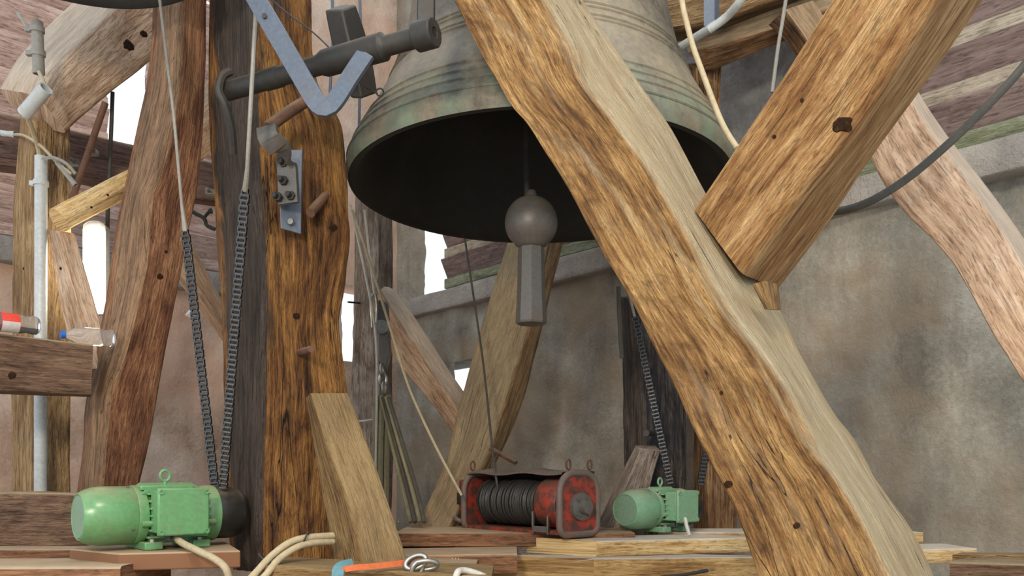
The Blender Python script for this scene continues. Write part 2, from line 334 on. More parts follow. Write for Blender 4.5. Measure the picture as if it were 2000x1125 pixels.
DUST = lin('c2b292'); PDUST = lin('c9bfae')
M = dict(
 oak_orange=wood('oak_orange', lin('55371e'), lin('9a7040'), lin('c9a067'), DUST, 0.95, 0.9, 1.0, adze=0.7),
 oak_gold=wood('oak_gold', lin('6f4826'), lin('9d7446'), lin('c4a070'), None, 0, 0.35, 0.8),
 oak_post=wood('oak_post', lin('43291a'), lin('855a30'), lin('b48247'), DUST, 0.5, 0.9, 1.0, tar=lin('3a322c'), tar_amt=0.30, faces=[(-0.02, 0.27, lin('4c443f'), 0.95)]),
 oak_tar=wood('oak_tar', lin('26262a'), lin('4a4543'), lin('7d6f64'), None, 0, 0.8, 1.0, tar=lin('2c2e36'), tar_amt=0.55, rough=0.45),
 oak_red=wood('oak_red', lin('4f3623'), lin('876242'), lin('b18d66'), DUST, 0.5, 0.5, 0.8),
 oak_pale=wood('oak_pale', lin('72563c'), lin('a17f56'), lin('c7a678'), DUST, 0.5, 0.5, 0.9),
 oak_column=wood('oak_column', lin('523222'), lin('83573d'), lin('a97d5a'), DUST, 0.5, 0.5, 0.9, faces=[(-0.03, 0.15, lin('a48567'), 0.75)]),
 oak_dusty=wood('oak_dusty', lin('8d6c52'), lin('b49478'), lin('d0b49a'), PDUST, 0.5, 0.35, 0.5),
 oak_grey=wood('oak_grey', lin('6b5b4c'), lin('97877a'), lin('b9aca0'), None, 0, 0.8, 0.8),
 oak_dark=wood('oak_dark', lin('3a2a20'), lin('6a5140'), lin('866b55'), DUST, 0.6, 0.6, 0.7),
 oak_tie=wood('oak_tie', lin('43312b'), lin('6c5349'), lin('87695b'), DUST, 0.6, 0.4, 0.5),
 prop=wood('prop', lin('563f25'), lin('80633d'), lin('9c8056'), lin('a8946f'), 0.4, 0.3, 0.7),
 pine=wood('pine', lin('a07a4a'), lin('cfac75'), lin('e3c897'), lin('d9d2c6'), 0.95, 0.2, 0.5),
 pine_side=wood('pine_side', lin('7c5a35'), lin('a98655'), lin('c9a873'), lin('d9d2c6'), 0.95, 0.25, 0.5),
 board_brown=wood('board_brown', lin('4a3022'), lin('77533b'), lin('936a4c'), lin('b9a488'), 0.9, 0.3, 0.4),
 slat_pink=wood('slat_pink', lin('5c4b48'), lin('74625d'), lin('87756f'), None, 0, 0.1, 0.2, grain=0.6),
 slat_cream=wood('slat_cream', lin('8f7468'), lin('ad9084'), lin('c2a698'), None, 0, 0.1, 0.2, grain=0.6),
 slat_green=wood('slat_green', lin('55583f'), lin('72765c'), lin('8e9079'), None, 0, 0.1, 0.3),
 slat_tan=wood('slat_tan', lin('786d5e'), lin('948877'), lin('aba08f'), None, 0, 0.1, 0.3, grain=0.6),
 log=wood('log', lin('9a7242'), lin('d0aa72'), lin('e6cb98'), None, 0, 0.5, 0.4),
 plaster_grey=plaster('plaster_grey', lin('726e65'), lin('9a9588'), lin('bbb6a9'), lin('93836f')),
 plaster_pink=plaster('plaster_pink', lin('a58975'), lin('c9b09d'), lin('dccabc'), lin('d2ab92')),
 stone=plaster('stone', lin('857f79'), lin('a9a299'), lin('c0b8ad'), None, 1.2),
 bronze=None,
 green=paint('green', lin('659a66'), 0.3, 0, lin('6f6a4e'), 0.35, lin('9a9573')),
 green_cap=paint('green_cap', lin('7f9b82'), 0.45, 0, lin('70705c'), 0.3),
 green_pale=paint('green_pale', lin('7aa683'), 0.3, 0, lin('7d7a62'), 0.25, lin('b3ae96')),
 black=paint('black', lin('23211f'), 0.4, 0, lin('4a4036'), 0.4, lin('6b5f50')),
 iron=paint('iron', lin('6a6763'), 0.45, 0.3, lin('6d5a48'), 0.4, lin('8d8374')),
 iron_dark=paint('iron_dark', lin('33322f'), 0.55, 0.3, lin('4a3c30'), 0.4, lin('6d6457')),
 steel_blue=paint('steel_blue', lin('626b78'), 0.35, 0.4, lin('57544f'), 0.3, lin('8a8a88')),
 steel=paint('steel', lin('a3a39c'), 0.35, 0.8, lin('77705f'), 0.4),
 rust=paint('rust', lin('6b4c3a'), 0.8, 0.1, lin('3e2c22'), 0.6, lin('9a8770'), bump=0.2),
 red=paint('red', lin('a83a28'), 0.5, 0, lin('4d352c'), 1.0, lin('7a6454'), 26, dlim=(0.40, 0.56)),
 tube_grey=paint('tube_grey', lin('6f625a'), 0.6, 0.1, lin('8a4a38'), 0.4, lin('8d8172'), 22),
 coil=paint('coil', lin('4a4845'), 0.5, 0.6, lin('38322c'), 0.5, None, 40),
 chain=paint('chain', lin('505256'), 0.35, 0.6, lin('2a2622'), 0.5, None, 60),
 cable_beige=paint('cable_beige', lin('b7a888'), 0.6, 0, lin('8c7c60'), 0.4),
 cable_grey=paint('cable_grey', lin('8d8a82'), 0.55, 0, lin('6d6557'), 0.3),
 cable_dark=paint('cable_dark', lin('4d4a43'), 0.6, 0, lin('6a6458'), 0.3, spec=0.3),
 cable_white=paint('cable_white', lin('c6c3ba'), 0.5, 0, lin('9c9482'), 0.3),
 conduit=paint('conduit', lin('bcc0bf'), 0.4, 0, lin('9a9890'), 0.25),
 webbing=paint('webbing', lin('8a8468'), 0.8, 0, lin('5c563f'), 0.5, None, 30),
 orange=paint('orange', lin('c9683a'), 0.8, 0, lin('8a4a2c'), 0.4),
 teal=paint('teal', lin('5f8a94'), 0.8, 0, lin('3f6a78'), 0.4),
 pet=glass('pet', (0.92, 0.94, 0.95, 1)),
 red_label=paint('red_label', lin('d8402e'), 0.5), white_label=paint('white_label', lin('c9c2bd'), 0.6), blue_cap=paint('blue_cap', lin('1f5fb8'), 0.4),
 cola=paint('cola', lin('1c1512'), 0.3), paper=paint('paper', lin('e6e6e6'), 0.8),
 lamp_tube=emit('lamp_tube', (1.0, 0.90, 0.72, 1), 22.0), lamp_body=paint('lamp_body', lin('c9c8c2'), 0.5), acrylic=glass('acrylic', (0.95, 0.96, 0.95, 1), 0.15),
 bell_in=paint('bell_in', lin('24231f'), 0.75, 0.2, lin('3a3831'), 0.4, None, 6),  # dark oxidised bronze, with the shade inside the bell put into the colour
 knot=paint('knot', lin('2a1d14'), 0.95, 0, lin('4a3626'), 0.6, None, 120, spec=0.05),
 stone_rough=plaster('stone_rough', lin('7d7a76'), lin('a8a5a0'), lin('c8c5c0'), None, 1.4),
 chalk=paint('chalk', lin('d6c7ae'), 0.9),
)
def bronze():
    m, nt, bs = nodes('bronze'); tc = N(nt, 'ShaderNodeTexCoord'); v = tc.outputs['Object']
    n1 = noi(nt, v, 3, 8, 0.6); n2 = noi(nt, v, 45, 6, 0.7)
    c = ramp(nt, mth(nt, 'ADD', mth(nt, 'MULTIPLY', n1, 0.65), mth(nt, 'MULTIPLY', n2, 0.35)), [(0.38, lin('524d45')), (0.5, lin('7a715f')), (0.64, lin('988b73'))])
    sx = N(nt, 'ShaderNodeSeparateXYZ'); nt.links.new(v, sx.inputs[0])
    g = mth(nt, 'MULTIPLY', maprange(nt, sx.outputs[2], 0.20, 0.02), maprange(nt, noi(nt, v, 7, 6), 0.42, 0.62))
    c = mixc(nt, mth(nt, 'MULTIPLY', g, 0.75), c, lin('6f8772'))
    nt.links.new(c, bs.inputs['Base Color']); bs.inputs['Roughness'].default_value = 0.5; bs.inputs['Metallic'].default_value = 0.15
    b = N(nt, 'ShaderNodeBump'); b.inputs['Strength'].default_value = 0.15; b.inputs['Distance'].default_value = 0.01
    nt.links.new(n2, b.inputs['Height']); nt.links.new(b.outputs[0], bs.inputs['Normal']); return m
M['bronze'] = bronze()
# ------------------------------------------------------------------ walls, windows, floor
def wall(name, org, e, nrm, u1, z0, z1, holes, mat, thick=0.24, cell=0.03, amp=0.03, u0=0.0):
    u1 *= WS; z0 *= WS; z1 *= WS; holes = [tuple(k*WS for k in h[:4])+tuple(h[4:]) for h in holes]
    org = org+e*u0; u1 -= u0; holes = [(h[0]-u0, h[1]-u0)+h[2:] for h in holes]
    nu = int(u1/cell); nz = int((z1-z0)/cell); bm = bmesh.new()
    def solid(i, j):
        if i < 0 or j < 0 or i >= nu or j >= nz: return False
        u = (i+0.5)*cell; z = z0+(j+0.5)*cell
        return not any(h[0] < u < h[1] and h[2] < z < h[3] for h in holes)
    fr = {}; bk = {}
    def vert(i, j, back):
        dct = bk if back else fr
        if (i, j) not in dct:
            u = i*cell; z = z0+j*cell; q = Vector((u*1.8, z*1.8, 3.3)); dsp = (noise.noise(q)+0.6*noise.noise(q*2.7)+0.35*noise.noise(q*7)+0.2*noise.noise(q*16))*amp
            sp = 0.0
            if back:
                for h in holes:
                    if h[2]-cell < z < h[3]+cell and abs(u-h[0]) < cell*0.8: sp = -h[4]
            p = org+e*(u+sp+noise.noise(q*5)*0.012)+UP*(z+noise.noise(q*5+Vector((9, 1, 2)))*0.012)+nrm*(thick if back else dsp)
            dct[(i, j)] = bm.verts.new(p-org)
        return dct[(i, j)]
    for i in range(nu):
        for j in range(nz):
            if not solid(i, j): continue
            bm.faces.new((vert(i, j, 0), vert(i+1, j, 0), vert(i+1, j+1, 0), vert(i, j+1, 0)))
            for di, dj, a, b in ((-1, 0, (0, 0), (0, 1)), (1, 0, (1, 1), (1, 0)), (0, -1, (1, 0), (0, 0)), (0, 1, (0, 1), (1, 1))):
                if not solid(i+di, j+dj):
                    A = (i+a[0], j+a[1]); B = (i+b[0], j+b[1])
                    bm.faces.new((vert(*A, 0), vert(*B, 0), vert(*B, 1), vert(*A, 1)))
    bmesh.ops.recalc_face_normals(bm, faces=bm.faces)
    me = bpy.data.meshes.new(name); bm.to_mesh(me); bm.free(); shade(me, 55)
    o = link(name, me, mat); o.location = org; o['kind'] = 'structure'; return o
SILL = 0.93
RIGHT_HOLES = [(0.256, 1.72, SILL, 2.25, 0.36), (2.45, 3.85, SILL, 2.25, 0.1), (0.50, 0.66, 0.42, 0.58, 0.36)]
LEFT_HOLES = [(0.66, 2.55, SILL, 2.3, 0.2), (0.27, 0.36, 0.6, 1.0, 0.25)]
wall('wall_right', C0, E2, E1, 4.2, -1.0, 2.85, RIGHT_HOLES, M['plaster_grey'], u0=-0.12)
wall('wall_left', C0, -E1, -E2, 3.3, -1.0, 2.85, LEFT_HOLES, M['plaster_pink'], u0=-0.12)
wall('wall_pier', C0+E2*(1.73*WS)-E1*0.10, E2, E1, 0.70, 0.95, 2.4, [], M['stone_rough'], thick=0.2, cell=0.018, amp=0.045)
def sill(name, org, e, nrm, u0, u1, mat):
    u0 *= WS; u1 *= WS; pin = org+e*u0-nrm*0.06+UP*(SILL*WS+0.005); n = 40
    B = [pin+e*((u1-u0)*i/(n-1)) for i in range(n)]; A = [b+nrm*0.34 for b in B]; C = [b-UP*0.12 for b in B]
    o = sweep(name, A, B, C, mat, None, None, rad=0.06, amp=0.008, fine=0.004, nside=6); o['kind'] = 'structure'; return o
sill('trim_1', C0, E2, E1, 0.18, 1.85, M['stone'])
sill('trim_2', C0, E2, E1, 2.36, 4.0, M['stone'])
sill('trim_3', C0, -E1, -E2, 0.6, 2.7, M['stone'])
def louvre(name, org, e, nrm, u0, u1, zs, mslat, mbat, gaps=None, pane=0.06):
    u0 *= WS; u1 *= WS; zs = [z*WS for z in zs]; gaps = [tuple(k*WS for k in g) for g in gaps] if gaps else None
    root = empty(name, org+e*((u0+u1)/2)+UP*SILL*WS, 'row of slanting wooden louvre slats', None, kind='structure')
    del root['label']
    for zi, z in enumerate(zs):
        spans = [(u0, u1)]
        if gaps:
            for (g0, g1, z0, z1) in gaps:
                if z0 < z < z1: spans = [(u0, g0), (g1, u1)]
        for a, b in spans:
            def pt(u, out, h): return org+e*u+nrm*(pane+out*WS)+UP*(z+h*WS)-root.location
            n = 16; us = [a+(b-a)*i/(n-1) for i in range(n)]
            # sloping board: inner edge high, outer edge low
            B = [pt(u, 0.005, 0.146) for u in us]; C = [pt(u, 0.055, 0.045) for u in us]; A = [pt(u, 0.035, 0.158) for u in us]
            s = sweep('slat', A, B, C, mslat, rad=0.05, amp=0.001, fine=0.0005, nside=4, parent=root)
            B = [pt(u, 0.03, 0.05) for u in us]; C = [pt(u, 0.03, 0.0) for u in us]; A = [pt(u, 0.08, 0.05) for u in us]
            s = sweep('batten', A, B, C, (M['slat_green'] if zi == 0 and mbat is M['slat_tan'] else mbat), rad=0.08, amp=0.002, fine=0.001, nside=3, parent=root)
    return root
louvre('window_1', C0, E2, E1, 0.36, 1.70, [0.97+0.155*i for i in range(8)], M['slat_pink'], M['slat_tan'], pane=0.02)
louvre('window_2', C0, E2, E1, 2.47, 3.83, [0.97+0.155*i for i in range(8)], M['slat_pink'], M['slat_tan'], pane=0.04)
louvre('window_3', C0, -E1, -E2, 0.68, 2.53, [0.97+0.155*i for i in range(8)], M['slat_cream'], M['slat_cream'], gaps=[(1.28, 1.45, 1.36, 1.85)])
fl = empty('floor', (0, 2.6, -0.62), None, None, kind='structure')
for i in range(26):
    v0 = -3.2+0.25*i
    p0 = Vector((0, 2.6, -0.62))+E1*v0-E2*2.6; 
    plank('plank', None, p0-fl.location, p0+E2*5.2-fl.location, E1*0.242, 0.05, M['board_brown'], cat=None, parent=fl)
# ------------------------------------------------------------------ bell frame timbers
beam('diagonal_strut', 'massive orange oak strut rising to the left across the bell, dusty grey upper face',
     [(700, -330), (800, -150), (882, 0), (985, 190), (1040, 262), (1160, 470), (1215, 570), (1300, 730), (1370, 880), (1430, 1000), (1475, 1125), (1520, 1250)][::-1],
     [(880, -340), (975, -150), (1064, 0), (1112, 78), (1144, 160), (1208, 245), (1299, 378), (1419, 590), (1490, 682), (1539, 760), (1595, 869), (1662, 966), (1745, 1125), (1815, 1260)][::-1],
     [(920, -345), (1045, -150), (1140, 0), (1200, 88), (1296, 224), (1376, 364), (1527, 605), (1569, 691), (1632, 800), (1674, 857), (1719, 940), (1782, 1034), (1827, 1125), (1895, 1260)][::-1],
     1.38, 2.02, M['oak_orange'], rad=0.07, amp=0.005, fine=0.0038, n=260, nside=24)
beam('brace', 'thick golden brace with a dark knot, tenoned into the dusty face of the big strut',
     [(1352, 404), (1475, 222), (1600, 32), (1810, -290)], [(1448, 535), (1561, 380), (1674, 244), (1833, 0), (2030, -300)], [(1525, 566), (1617, 447), (1700, 319), (1794, 187), (1850, 109), (1925, 0), (2130, -310)],
     1.66, 1.27, M['oak_gold'], rad=0.10, amp=0.003, fine=0.0015, n=90, nside=12)
beam('post', 'broad weathered oak post with charred left face and bright orange heartwood',
     [(452, 1112), (436, 900), (430, 600), (412, 300), (405, 0), (398, -280)], [(505, 1118), (505, 900), (512, 600), (498, 300), (490, 0), (480, -280)],
     [(690, 1100), (686, 900), (682, 770), (672, 690), (666, 625), (679, 545), (688, 460), (683, 400), (674, 250), (640, 190), (620, 140), (608, 0), (596, -280)],
     2.36, 2.36, M['oak_post'], rad=0.06, amp=0.010, fine=0.006, n=230, nside=22, cat='post')
beam('leaning_prop', 'short sawn prop leaning against the foot of the broad weathered post',
     [(652, 1108), (622, 930), (597, 778)], [(712, 1108), (680, 986), (645, 894), (606, 768)], [(798, 1098), (748, 945), (680, 768)],
     2.10, 2.27, M['prop'], rad=0.05, amp=0.003, fine=0.001, n=50, cat='prop')
beam('leaning_column', 'curved reddish oak column leaning beside the green motor, rough barky edge',
     [(140, 1060), (149, 951), (160, 860), (163, 783), (187, 656), (209, 522), (232, 400), (258, 280), (287, 123), (295, 0), (312, -260)],
     [(185, 1060), (193, 941), (206, 780), (239, 680), (276, 530), (288, 390), (306, 340), (336, 224), (347, 150), (356, 0), (372, -260)],
     [(250, 1060), (276, 945), (289, 890), (306, 800), (336, 641), (358, 530), (381, 415), (398, 310), (405, 150), (408, 0), (420, -260)],
     2.56, 2.40, M['oak_column'], rad=0.12, amp=0.006, fine=0.003, n=130, nside=12, cat='column')
beam('head_beam', 'heavy dusty pinkish beam end with a dark knot hole under the black bell rim',
     [(-6, 172), (40, 100), (130, 8), (230, -90)], [(72, 186), (100, 130), (195, 32), (290, -66)], [(133, 262), (200, 203), (285, 134), (390, 44)],
     2.58, 2.92, M['oak_dusty'], rad=0.12, amp=0.006, fine=0.0012, n=70, nside=12)
beam('short_brace', 'short dusty brace running into the charred side of the broad post',
     [(330, 268), (372, 190), (440, 120)], [(342, 288), (380, 256), (450, 200)], [(388, 322), (405, 308), (470, 262)],
     2.95, 2.75, M['oak_dusty'], rad=0.1, n=30)
beam('tie_beam', 'dark brown horizontal tie beam with bolt heads behind the leaning column',
     [(-60, 205), (90, 240), (250, 279), (470, 328)], [(-60, 318), (90, 335), (250, 366), (470, 404)], [(-60, 332), (90, 348), (250, 378), (470, 413)],
     2.92, 3.5, M['oak_tie'], rad=0.05, amp=0.003, n=60, k=1.0)
beam('corner_post', 'upright oak post carrying the white conduit, lit golden below',
     [(22, 1060), (22, 700), (24, 420), (30, 330), (38, 232)], [(66, 1064), (66, 700), (66, 420), (66, 330), (68, 236)], [(138, 1056), (140, 700), (140, 420), (138, 330), (138, 232)],
     2.72, 2.72, M['oak_pale'], rad=0.06, amp=0.004, fine=0.002, n=90, cat='post')
beam('raking_brace', 'short pale brace resting on the corner post below the round pole',
     [(94, 448), (118, 600), (150, 720)], [(108, 450), (150, 590), (190, 720)], [(146, 456), (190, 600), (232, 735)],
     2.62, 2.60, M['oak_dusty'], rad=0.08, n=34)
beam('rail', 'dark horizontal rail with two plastic bottles lying on top',
     [(-120, 634), (0, 650), (182, 673)], [(-120, 756), (0, 763), (178, 771)], [(-120, 764), (0, 770), (176, 776)],
     2.20, 2.42, M['oak_dark'], rad=0.04, amp=0.002, n=40, k=0.9)
beam('knee_brace', 'slanting brace behind the two drive chains, running down to the right',
     [(300, 360), (378, 480), (430, 578), (500, 700)], [(300, 470), (360, 545), (430, 640), (500, 750)], [(300, 480), (350, 550), (430, 660), (500, 765)],
     3.25, 3.45, M['oak_dusty'], rad=0.06, n=40)
beam('rear_post', 'grey weathered post behind the bell with ropes hanging down it',
     [(684, 1075), (684, 800), (690, 600), (692, 420), (694, 250)], [(742, 1078), (742, 800), (738, 600), (738, 420), (738, 250)], [(766, 1074), (768, 800), (768, 600), (768, 420), (768, 250)],
     3.40, 3.40, M['oak_grey'], rad=0.06, amp=0.006, fine=0.003, n=80, cat='post')
beam('rear_brace', 'pale brace sloping from the rope-hung post down to the back strut',
     [(752, 560), (778, 575), (850, 680), (930, 800)], [(742, 566), (768, 610), (835, 715), (915, 835)], [(728, 600), (768, 695), (850, 800), (910, 880)],
     3.34, 3.30, M['oak_dusty'], rad=0.05, n=40, k=1.0)
beam('back_strut', 'rough oak strut rising to the right behind the clapper, foot beside the red winch',
     [(806, 1046), (868, 900), (902, 760), (945, 610), (985, 480), (1030, 330)], [(866, 1050), (950, 900), (990, 780), (1036, 640), (1068, 490), (1105, 340)], [(900, 1046), (968, 915), (1018, 800), (1058, 655), (1100, 480), (1135, 330)],
     2.95, 3.75, M['oak_pale'], rad=0.1, amp=0.006, fine=0.003, n=80)
beam('tarred_post', 'blackened tarred post behind the smaller green motor',
     [(1214, 1056), (1214, 800), (1212, 580)], [(1252, 1060), (1256, 800), (1240, 586)], [(1344, 1054), (1344, 800), (1340, 580)],
     3.13, 3.13, M['oak_tar'], rad=0.08, amp=0.008, fine=0.005, n=80, cat='post')
beam('brown_post', 'plain brown post between the blackened post and the big strut',
     [(1354, 1056), (1354, 800), (1354, 600)], [(1384, 1060), (1378, 800), (1378, 600)], [(1440, 1056), (1440, 800), (1440, 600)],
     3.16, 3.16, M['oak_red'], rad=0.06, amp=0.003, n=50, cat='post')
beam('foot_brace', 'grey raking foot brace leaning on the blackened post behind the winch',
     [(1150, 1056), (1196, 960), (1240, 870)], [(1172, 1058), (1214, 965), (1250, 880)], [(1270, 1056), (1270, 960), (1290, 880)],
     2.92, 2.97, M['oak_grey'], rad=0.06, n=26)
beam('curved_brace', 'smooth curved brace in front of the grey wall at the louvred window',
     [(1640, 180), (1712, 335), (1762, 411), (1812, 460), (1857, 511), (1895, 575), (1936, 650), (1985, 729), (2060, 850), (2210, 1110)], [(1740, 120), (1809, 242), (1850, 296), (1890, 350), (1958, 452), (2010, 540), (2060, 630), (2130, 760), (2285, 1040)],
     [(1760, 110), (1799, 186), (1856, 272), (1921, 354), (1992, 452), (2050, 545), (2100, 635), (2170, 760), (2325, 1040)],
     2.02, 1.72, M['oak_dusty'], rad=0.06, amp=0.003, fine=0.001, n=80, nside=12)
beam('upper_frame_beam', 'brown horizontal frame beam over the rough stone pier',
     [(1335, 80), (1402, 60), (1494, 25), (1640, -32)], [(1345, 104), (1410, 88), (1506, 58), (1655, 5)], [(1380, 138), (1410, 130), (1519, 86), (1670, 28)],
     3.02, 2.80, M['oak_red'], rad=0.06, n=40)
beam('upper_log', 'pale rough hewn log resting on top of the brown frame beam',
     [(1262, -60), (1380, -110), (1560, -180)], [(1288, 60), (1400, 40), (1600, -30)], [(1300, 84), (1405, 62), (1620, -14)],
     3.02, 2.80, M['oak_pale'], rad=0.10, amp=0.012, fine=0.006, n=50)
beam('upper_frame_post', 'short brown frame post beside the right flank of the bell',
     [(1332, 125), (1336, 200), (1345, 320)], [(1360, 132), (1364, 200), (1370, 320)], [(1410, 130), (1408, 200), (1410, 320)],
     3.08, 3.08, M['oak_red'], rad=0.06, n=30, cat='post')
beam('upper_knee', 'brown knee piece under the frame beam near the golden brace',
     [(1500, 50), (1540, 90), (1600, 190)], [(1530, 20), (1580, 90), (1630, 190)], [(1590, 0), (1640, 80), (1690, 180)], 2.74, 2.66, M['oak_red'], rad=0.06, n=26)
beam('wedge', 'small squared wooden wedge under the end of the golden brace',
     [(1467, 556), (1493, 604)], [(1494, 548), (1508, 604)], [(1522, 556), (1527, 606)], 1.60, 1.60, M['prop'], n=24, rad=0.12, amp=0.001, fine=0.0005, cat='wedge')
q = [P(114, 430, 2.60), P(180, 395, 2.68), P(250, 358, 2.78), P(300, 334, 2.86)]
def round_log(name, label, pts, r, mat, cat='pole'):
    c = interp(pts, 30); ax = (c[-1]-c[0]).normalized(); a = ax.cross(UP).normalized(); b = a.cross(ax)
    A = [p+a*r for p in c]; B = [p-a*r*0-b*0 for p in c]
    return sweep(name, [p-a*r+b*r for p in c], [p-a*r-b*r for p in c], [p+a*r-b*r for p in c], mat, label, cat, rad=0.49, amp=0.003, fine=0.0008, nside=2)
round_log('round_pole', 'pale peeled round pole end sticking out above the lamp', q, 0.038, M['log'])
from mathutils.bvhtree import BVHTree
def knot(host, px, py, r, mat, name='knot', sq=0.75):
    me = host.data; bv = BVHTree.FromPolygons([v.co+host.location for v in me.vertices], [p.vertices for p in me.polygons])
    h, nr, _, _ = bv.ray_cast(Vector((0, 0, 0)), P(px, py, 1).normalized())
    if h is None: return
    b = MB(); b.lathe([(0, 0.0012), (r*0.5, 0.0014), (r*0.85, 0.0012), (r*1.1, -0.002), (0, -0.003)], (0, 0, 0), nr, 28)
    for v in b.v:
        v.z *= 1.0; f = 1+0.45*noise.noise(v*90+Vector((px, py, 0))); v *= f
        v += h-host.location
    b.build(name, mat, host, angle=60)
B_ = bpy.data.objects
knot(B_['brace'], 1644, 243, 0.016, M['knot']); knot(B_['brace'], 1566, 196, 0.004, M['knot'], 'worm_hole'); knot(B_['brace'], 1512, 268, 0.004, M['knot'], 'worm_hole')
knot(B_['head_beam'], 250, 88, 0.020, M['knot'], 'knot_hole'); knot(B_['head_beam'], 281, 66, 0.013, M['knot'], 'knot_hole')
knot(B_['leaning_column'], 313, 540, 0.011, M['knot']); knot(B_['leaning_column'], 324, 492, 0.005, M['knot'], 'worm_hole')
knot(B_['diagonal_strut'], 1423, 945, 0.008, M['knot']); knot(B_['diagonal_strut'], 1556, 1027, 0.006, M['knot'], 'worm_hole'); knot(B_['diagonal_strut'], 1409, 768, 0.004, M['knot'], 'worm_hole')
knot(B_['rail'], 24, 733, 0.012, M['knot']); knot(B_['corner_post'], 46, 525, 0.006, M['knot']); knot(B_['raking_brace'], 119, 525, 0.006, M['knot'])
knot(B_['post'], 578, 618, 0.010, M['knot'], 'nail_hole'); knot(B_['post'], 653, 445, 0.012, M['knot'], 'nail_hole'); knot(B_['round_pole'], 210, 380, 0.004, M['knot'], 'worm_hole'); knot(B_['round_pole'], 178, 405, 0.004, M['knot'], 'worm_hole')
# ------------------------------------------------------------------ ground timbers and boards
Z = -0.2
plank('sill_timber', 'rough dark timber block lying behind the larger green motor', P(-160, 962, 2.36), P(235, 962, 2.36), (0.0, 0.2, 0), 0.158, M['oak_dark'], cat='timber beam', amp=0.006, fine=0.004)
plank('floor_board', 'brown floor board under the rough dark timber block', P(-160, 1074, 2.24), P(300, 1074, 2.24), (0, 0.4, 0), 0.03, M['board_brown'])
plank('floor_beam', 'long dusty beam at the very bottom below the motor platform', P(-160, 1108, 2.02), P(235, 1106, 2.02), (0, 0.3, 0), 0.2, M['board_brown'], cat='timber beam')
pf = MB(); top = [(135, 1076, 2.22), (232, 1079, 2.08), (470, 1075, 2.16), (440, 1062, 2.46), (240, 1060, 2.48)]
poly = [P(*t) for t in top]; zt = -0.196
poly = [Vector((p.x, p.y, zt)) for p in poly]
pf.prism(poly, (0, 0, -0.045)).build('motor_platform', M['board_brown'], None, False, 0.004, org=base_of(pf.v))
tag(bpy.data.objects['motor_platform'], 'brown board platform with clipped corner carrying the larger green motor', 'platform')
plank('cross_beam', 'red-brown beam edge under the winch with dusty top', P(770, 1041, 2.66), P(1240, 1041, 2.66), (0.0, 0.5, 0), 0.045, M['board_brown'], cat='timber beam')
plank('grey_batten', 'dusty grey batten below the red-brown winch beam', P(700, 1072, 2.66), P(1026, 1069, 2.66), (0, 0.2, 0), 0.024, M['oak_grey'], cat='batten')
tb = plank('tally_beam', 'brown beam with three pale tally marks below the winch', P(690, 1086, 2.42), P(1010, 1081, 2.42), (0, 0.25, 0), 0.06, M['board_brown'], cat='timber beam')
for i in range(3):
    a = P(879+6*i, 1100, 2.405)-tb.location; b = P(884+6*i, 1090, 2.405)-tb.location
    MB().tube([a, b], 0.0012, 5).build('tally_mark', M['chalk'], tb)
plank('strap_beam', 'pale wooden beam edge wrapped by the orange lashing strap', P(505, 1103, 1.98), P(960, 1124, 1.90), (0, 0.22, 0), 0.2, M['prop'], cat='timber beam', amp=0.003, fine=0.002)
plank('long_beam', 'flat dusty beam stub behind the shackle beside the pale planks', P(780, 1109, 2.14), P(925, 1114, 2.14), (0, 0.3, 0), 0.15, M['board_brown'], cat='timber beam')
def board(name, label, corner, left, right, z, th, mat, **kw):
    c = Vector((corner.x, corner.y, z)); l = Vector((left.x, left.y, z)); r = Vector((right.x, right.y, z))
    return plank(name, label, c, r, l-c, th, mat, **kw)
board('loose_board', 'upper thick pale plank with sawn end grain in front of the smaller motor', P(1165, 1056, 2.54), P(1028, 1051, 2.68), P(1500, 1046, 2.70), -0.2, 0.05, M['pine'])
board('loose_board', 'lower thick pale plank with stepped sawn end under the upper plank', P(1160, 1090, 2.49), P(932, 1083, 2.60), P(1520, 1080, 2.56), -0.2505, 0.065, M['pine_side'])
plank('motor_plank', 'dusty plank under the smaller green motor', P(1285, 1039, 2.86), P(1480, 1039, 2.86), (0, 0.2, 0), 0.05, M['pine_side'])
plank('end_board', 'short pale plank jutting out to the right of the big strut', P(1700, 1074, 2.26), P(1908, 1071, 2.26), (-0.01, 0.17, 0), 0.04, M['pine'])
plank('board_stub', 'little sawn block behind the big strut by the grey wall', P(1760, 1040, 2.44), P(1803, 1040, 2.44), (0, 0.08, 0), 0.032, M['pine'])
plank('wall_board', 'thin board against the foot of the grey wall', P(1860, 1083, 2.16), P(2080, 1085, 2.05), (0.07, 0.07, 0), 0.02, M['oak_pale'])
plank('corner_beam', 'dusty topped dark beam end low beside the grey wall', P(1855, 1097, 2.02), P(2100, 1104, 1.95), (0.10, 0.10, 0), 0.2, M['oak_dark'], cat='timber beam', amp=0.004)
# ------------------------------------------------------------------ bells
def bell_profile(R):
    # outer profile (radius fraction, height in R)
    o = [(1.0, 0.0), (1.012, 0.03), (1.01, 0.07), (0.995, 0.12), (0.965, 0.18), (0.93, 0.24), (0.885, 0.32), (0.84, 0.40), (0.79, 0.50), (0.75, 0.60), (0.715, 0.72), (0.685, 0.86), (0.66, 1.02), (0.64, 1.2), (0.625, 1.38), (0.60, 1.46), (0.52, 1.52), (0.3, 1.56), (0.0, 1.57)]
    i = [(0.97, 0.0), (0.90, 0.10), (0.84, 0.25), (0.78, 0.4), (0.70, 0.55), (0.655, 0.72), (0.62, 0.9), (0.595, 1.1), (0.575, 1.3), (0.54, 1.42), (0.3, 1.48), (0.0, 1.49)]
    return [(r*R, h*R) for r, h in o], [(r*R, h*R) for r, h in i]
def prof_at(prof, h):
    for (r0, h0), (r1, h1) in zip(prof, prof[1:]):
        if h0 <= h <= h1: return r0+(r1-r0)*(h-h0)/(h1-h0)
    return prof[-1][0]
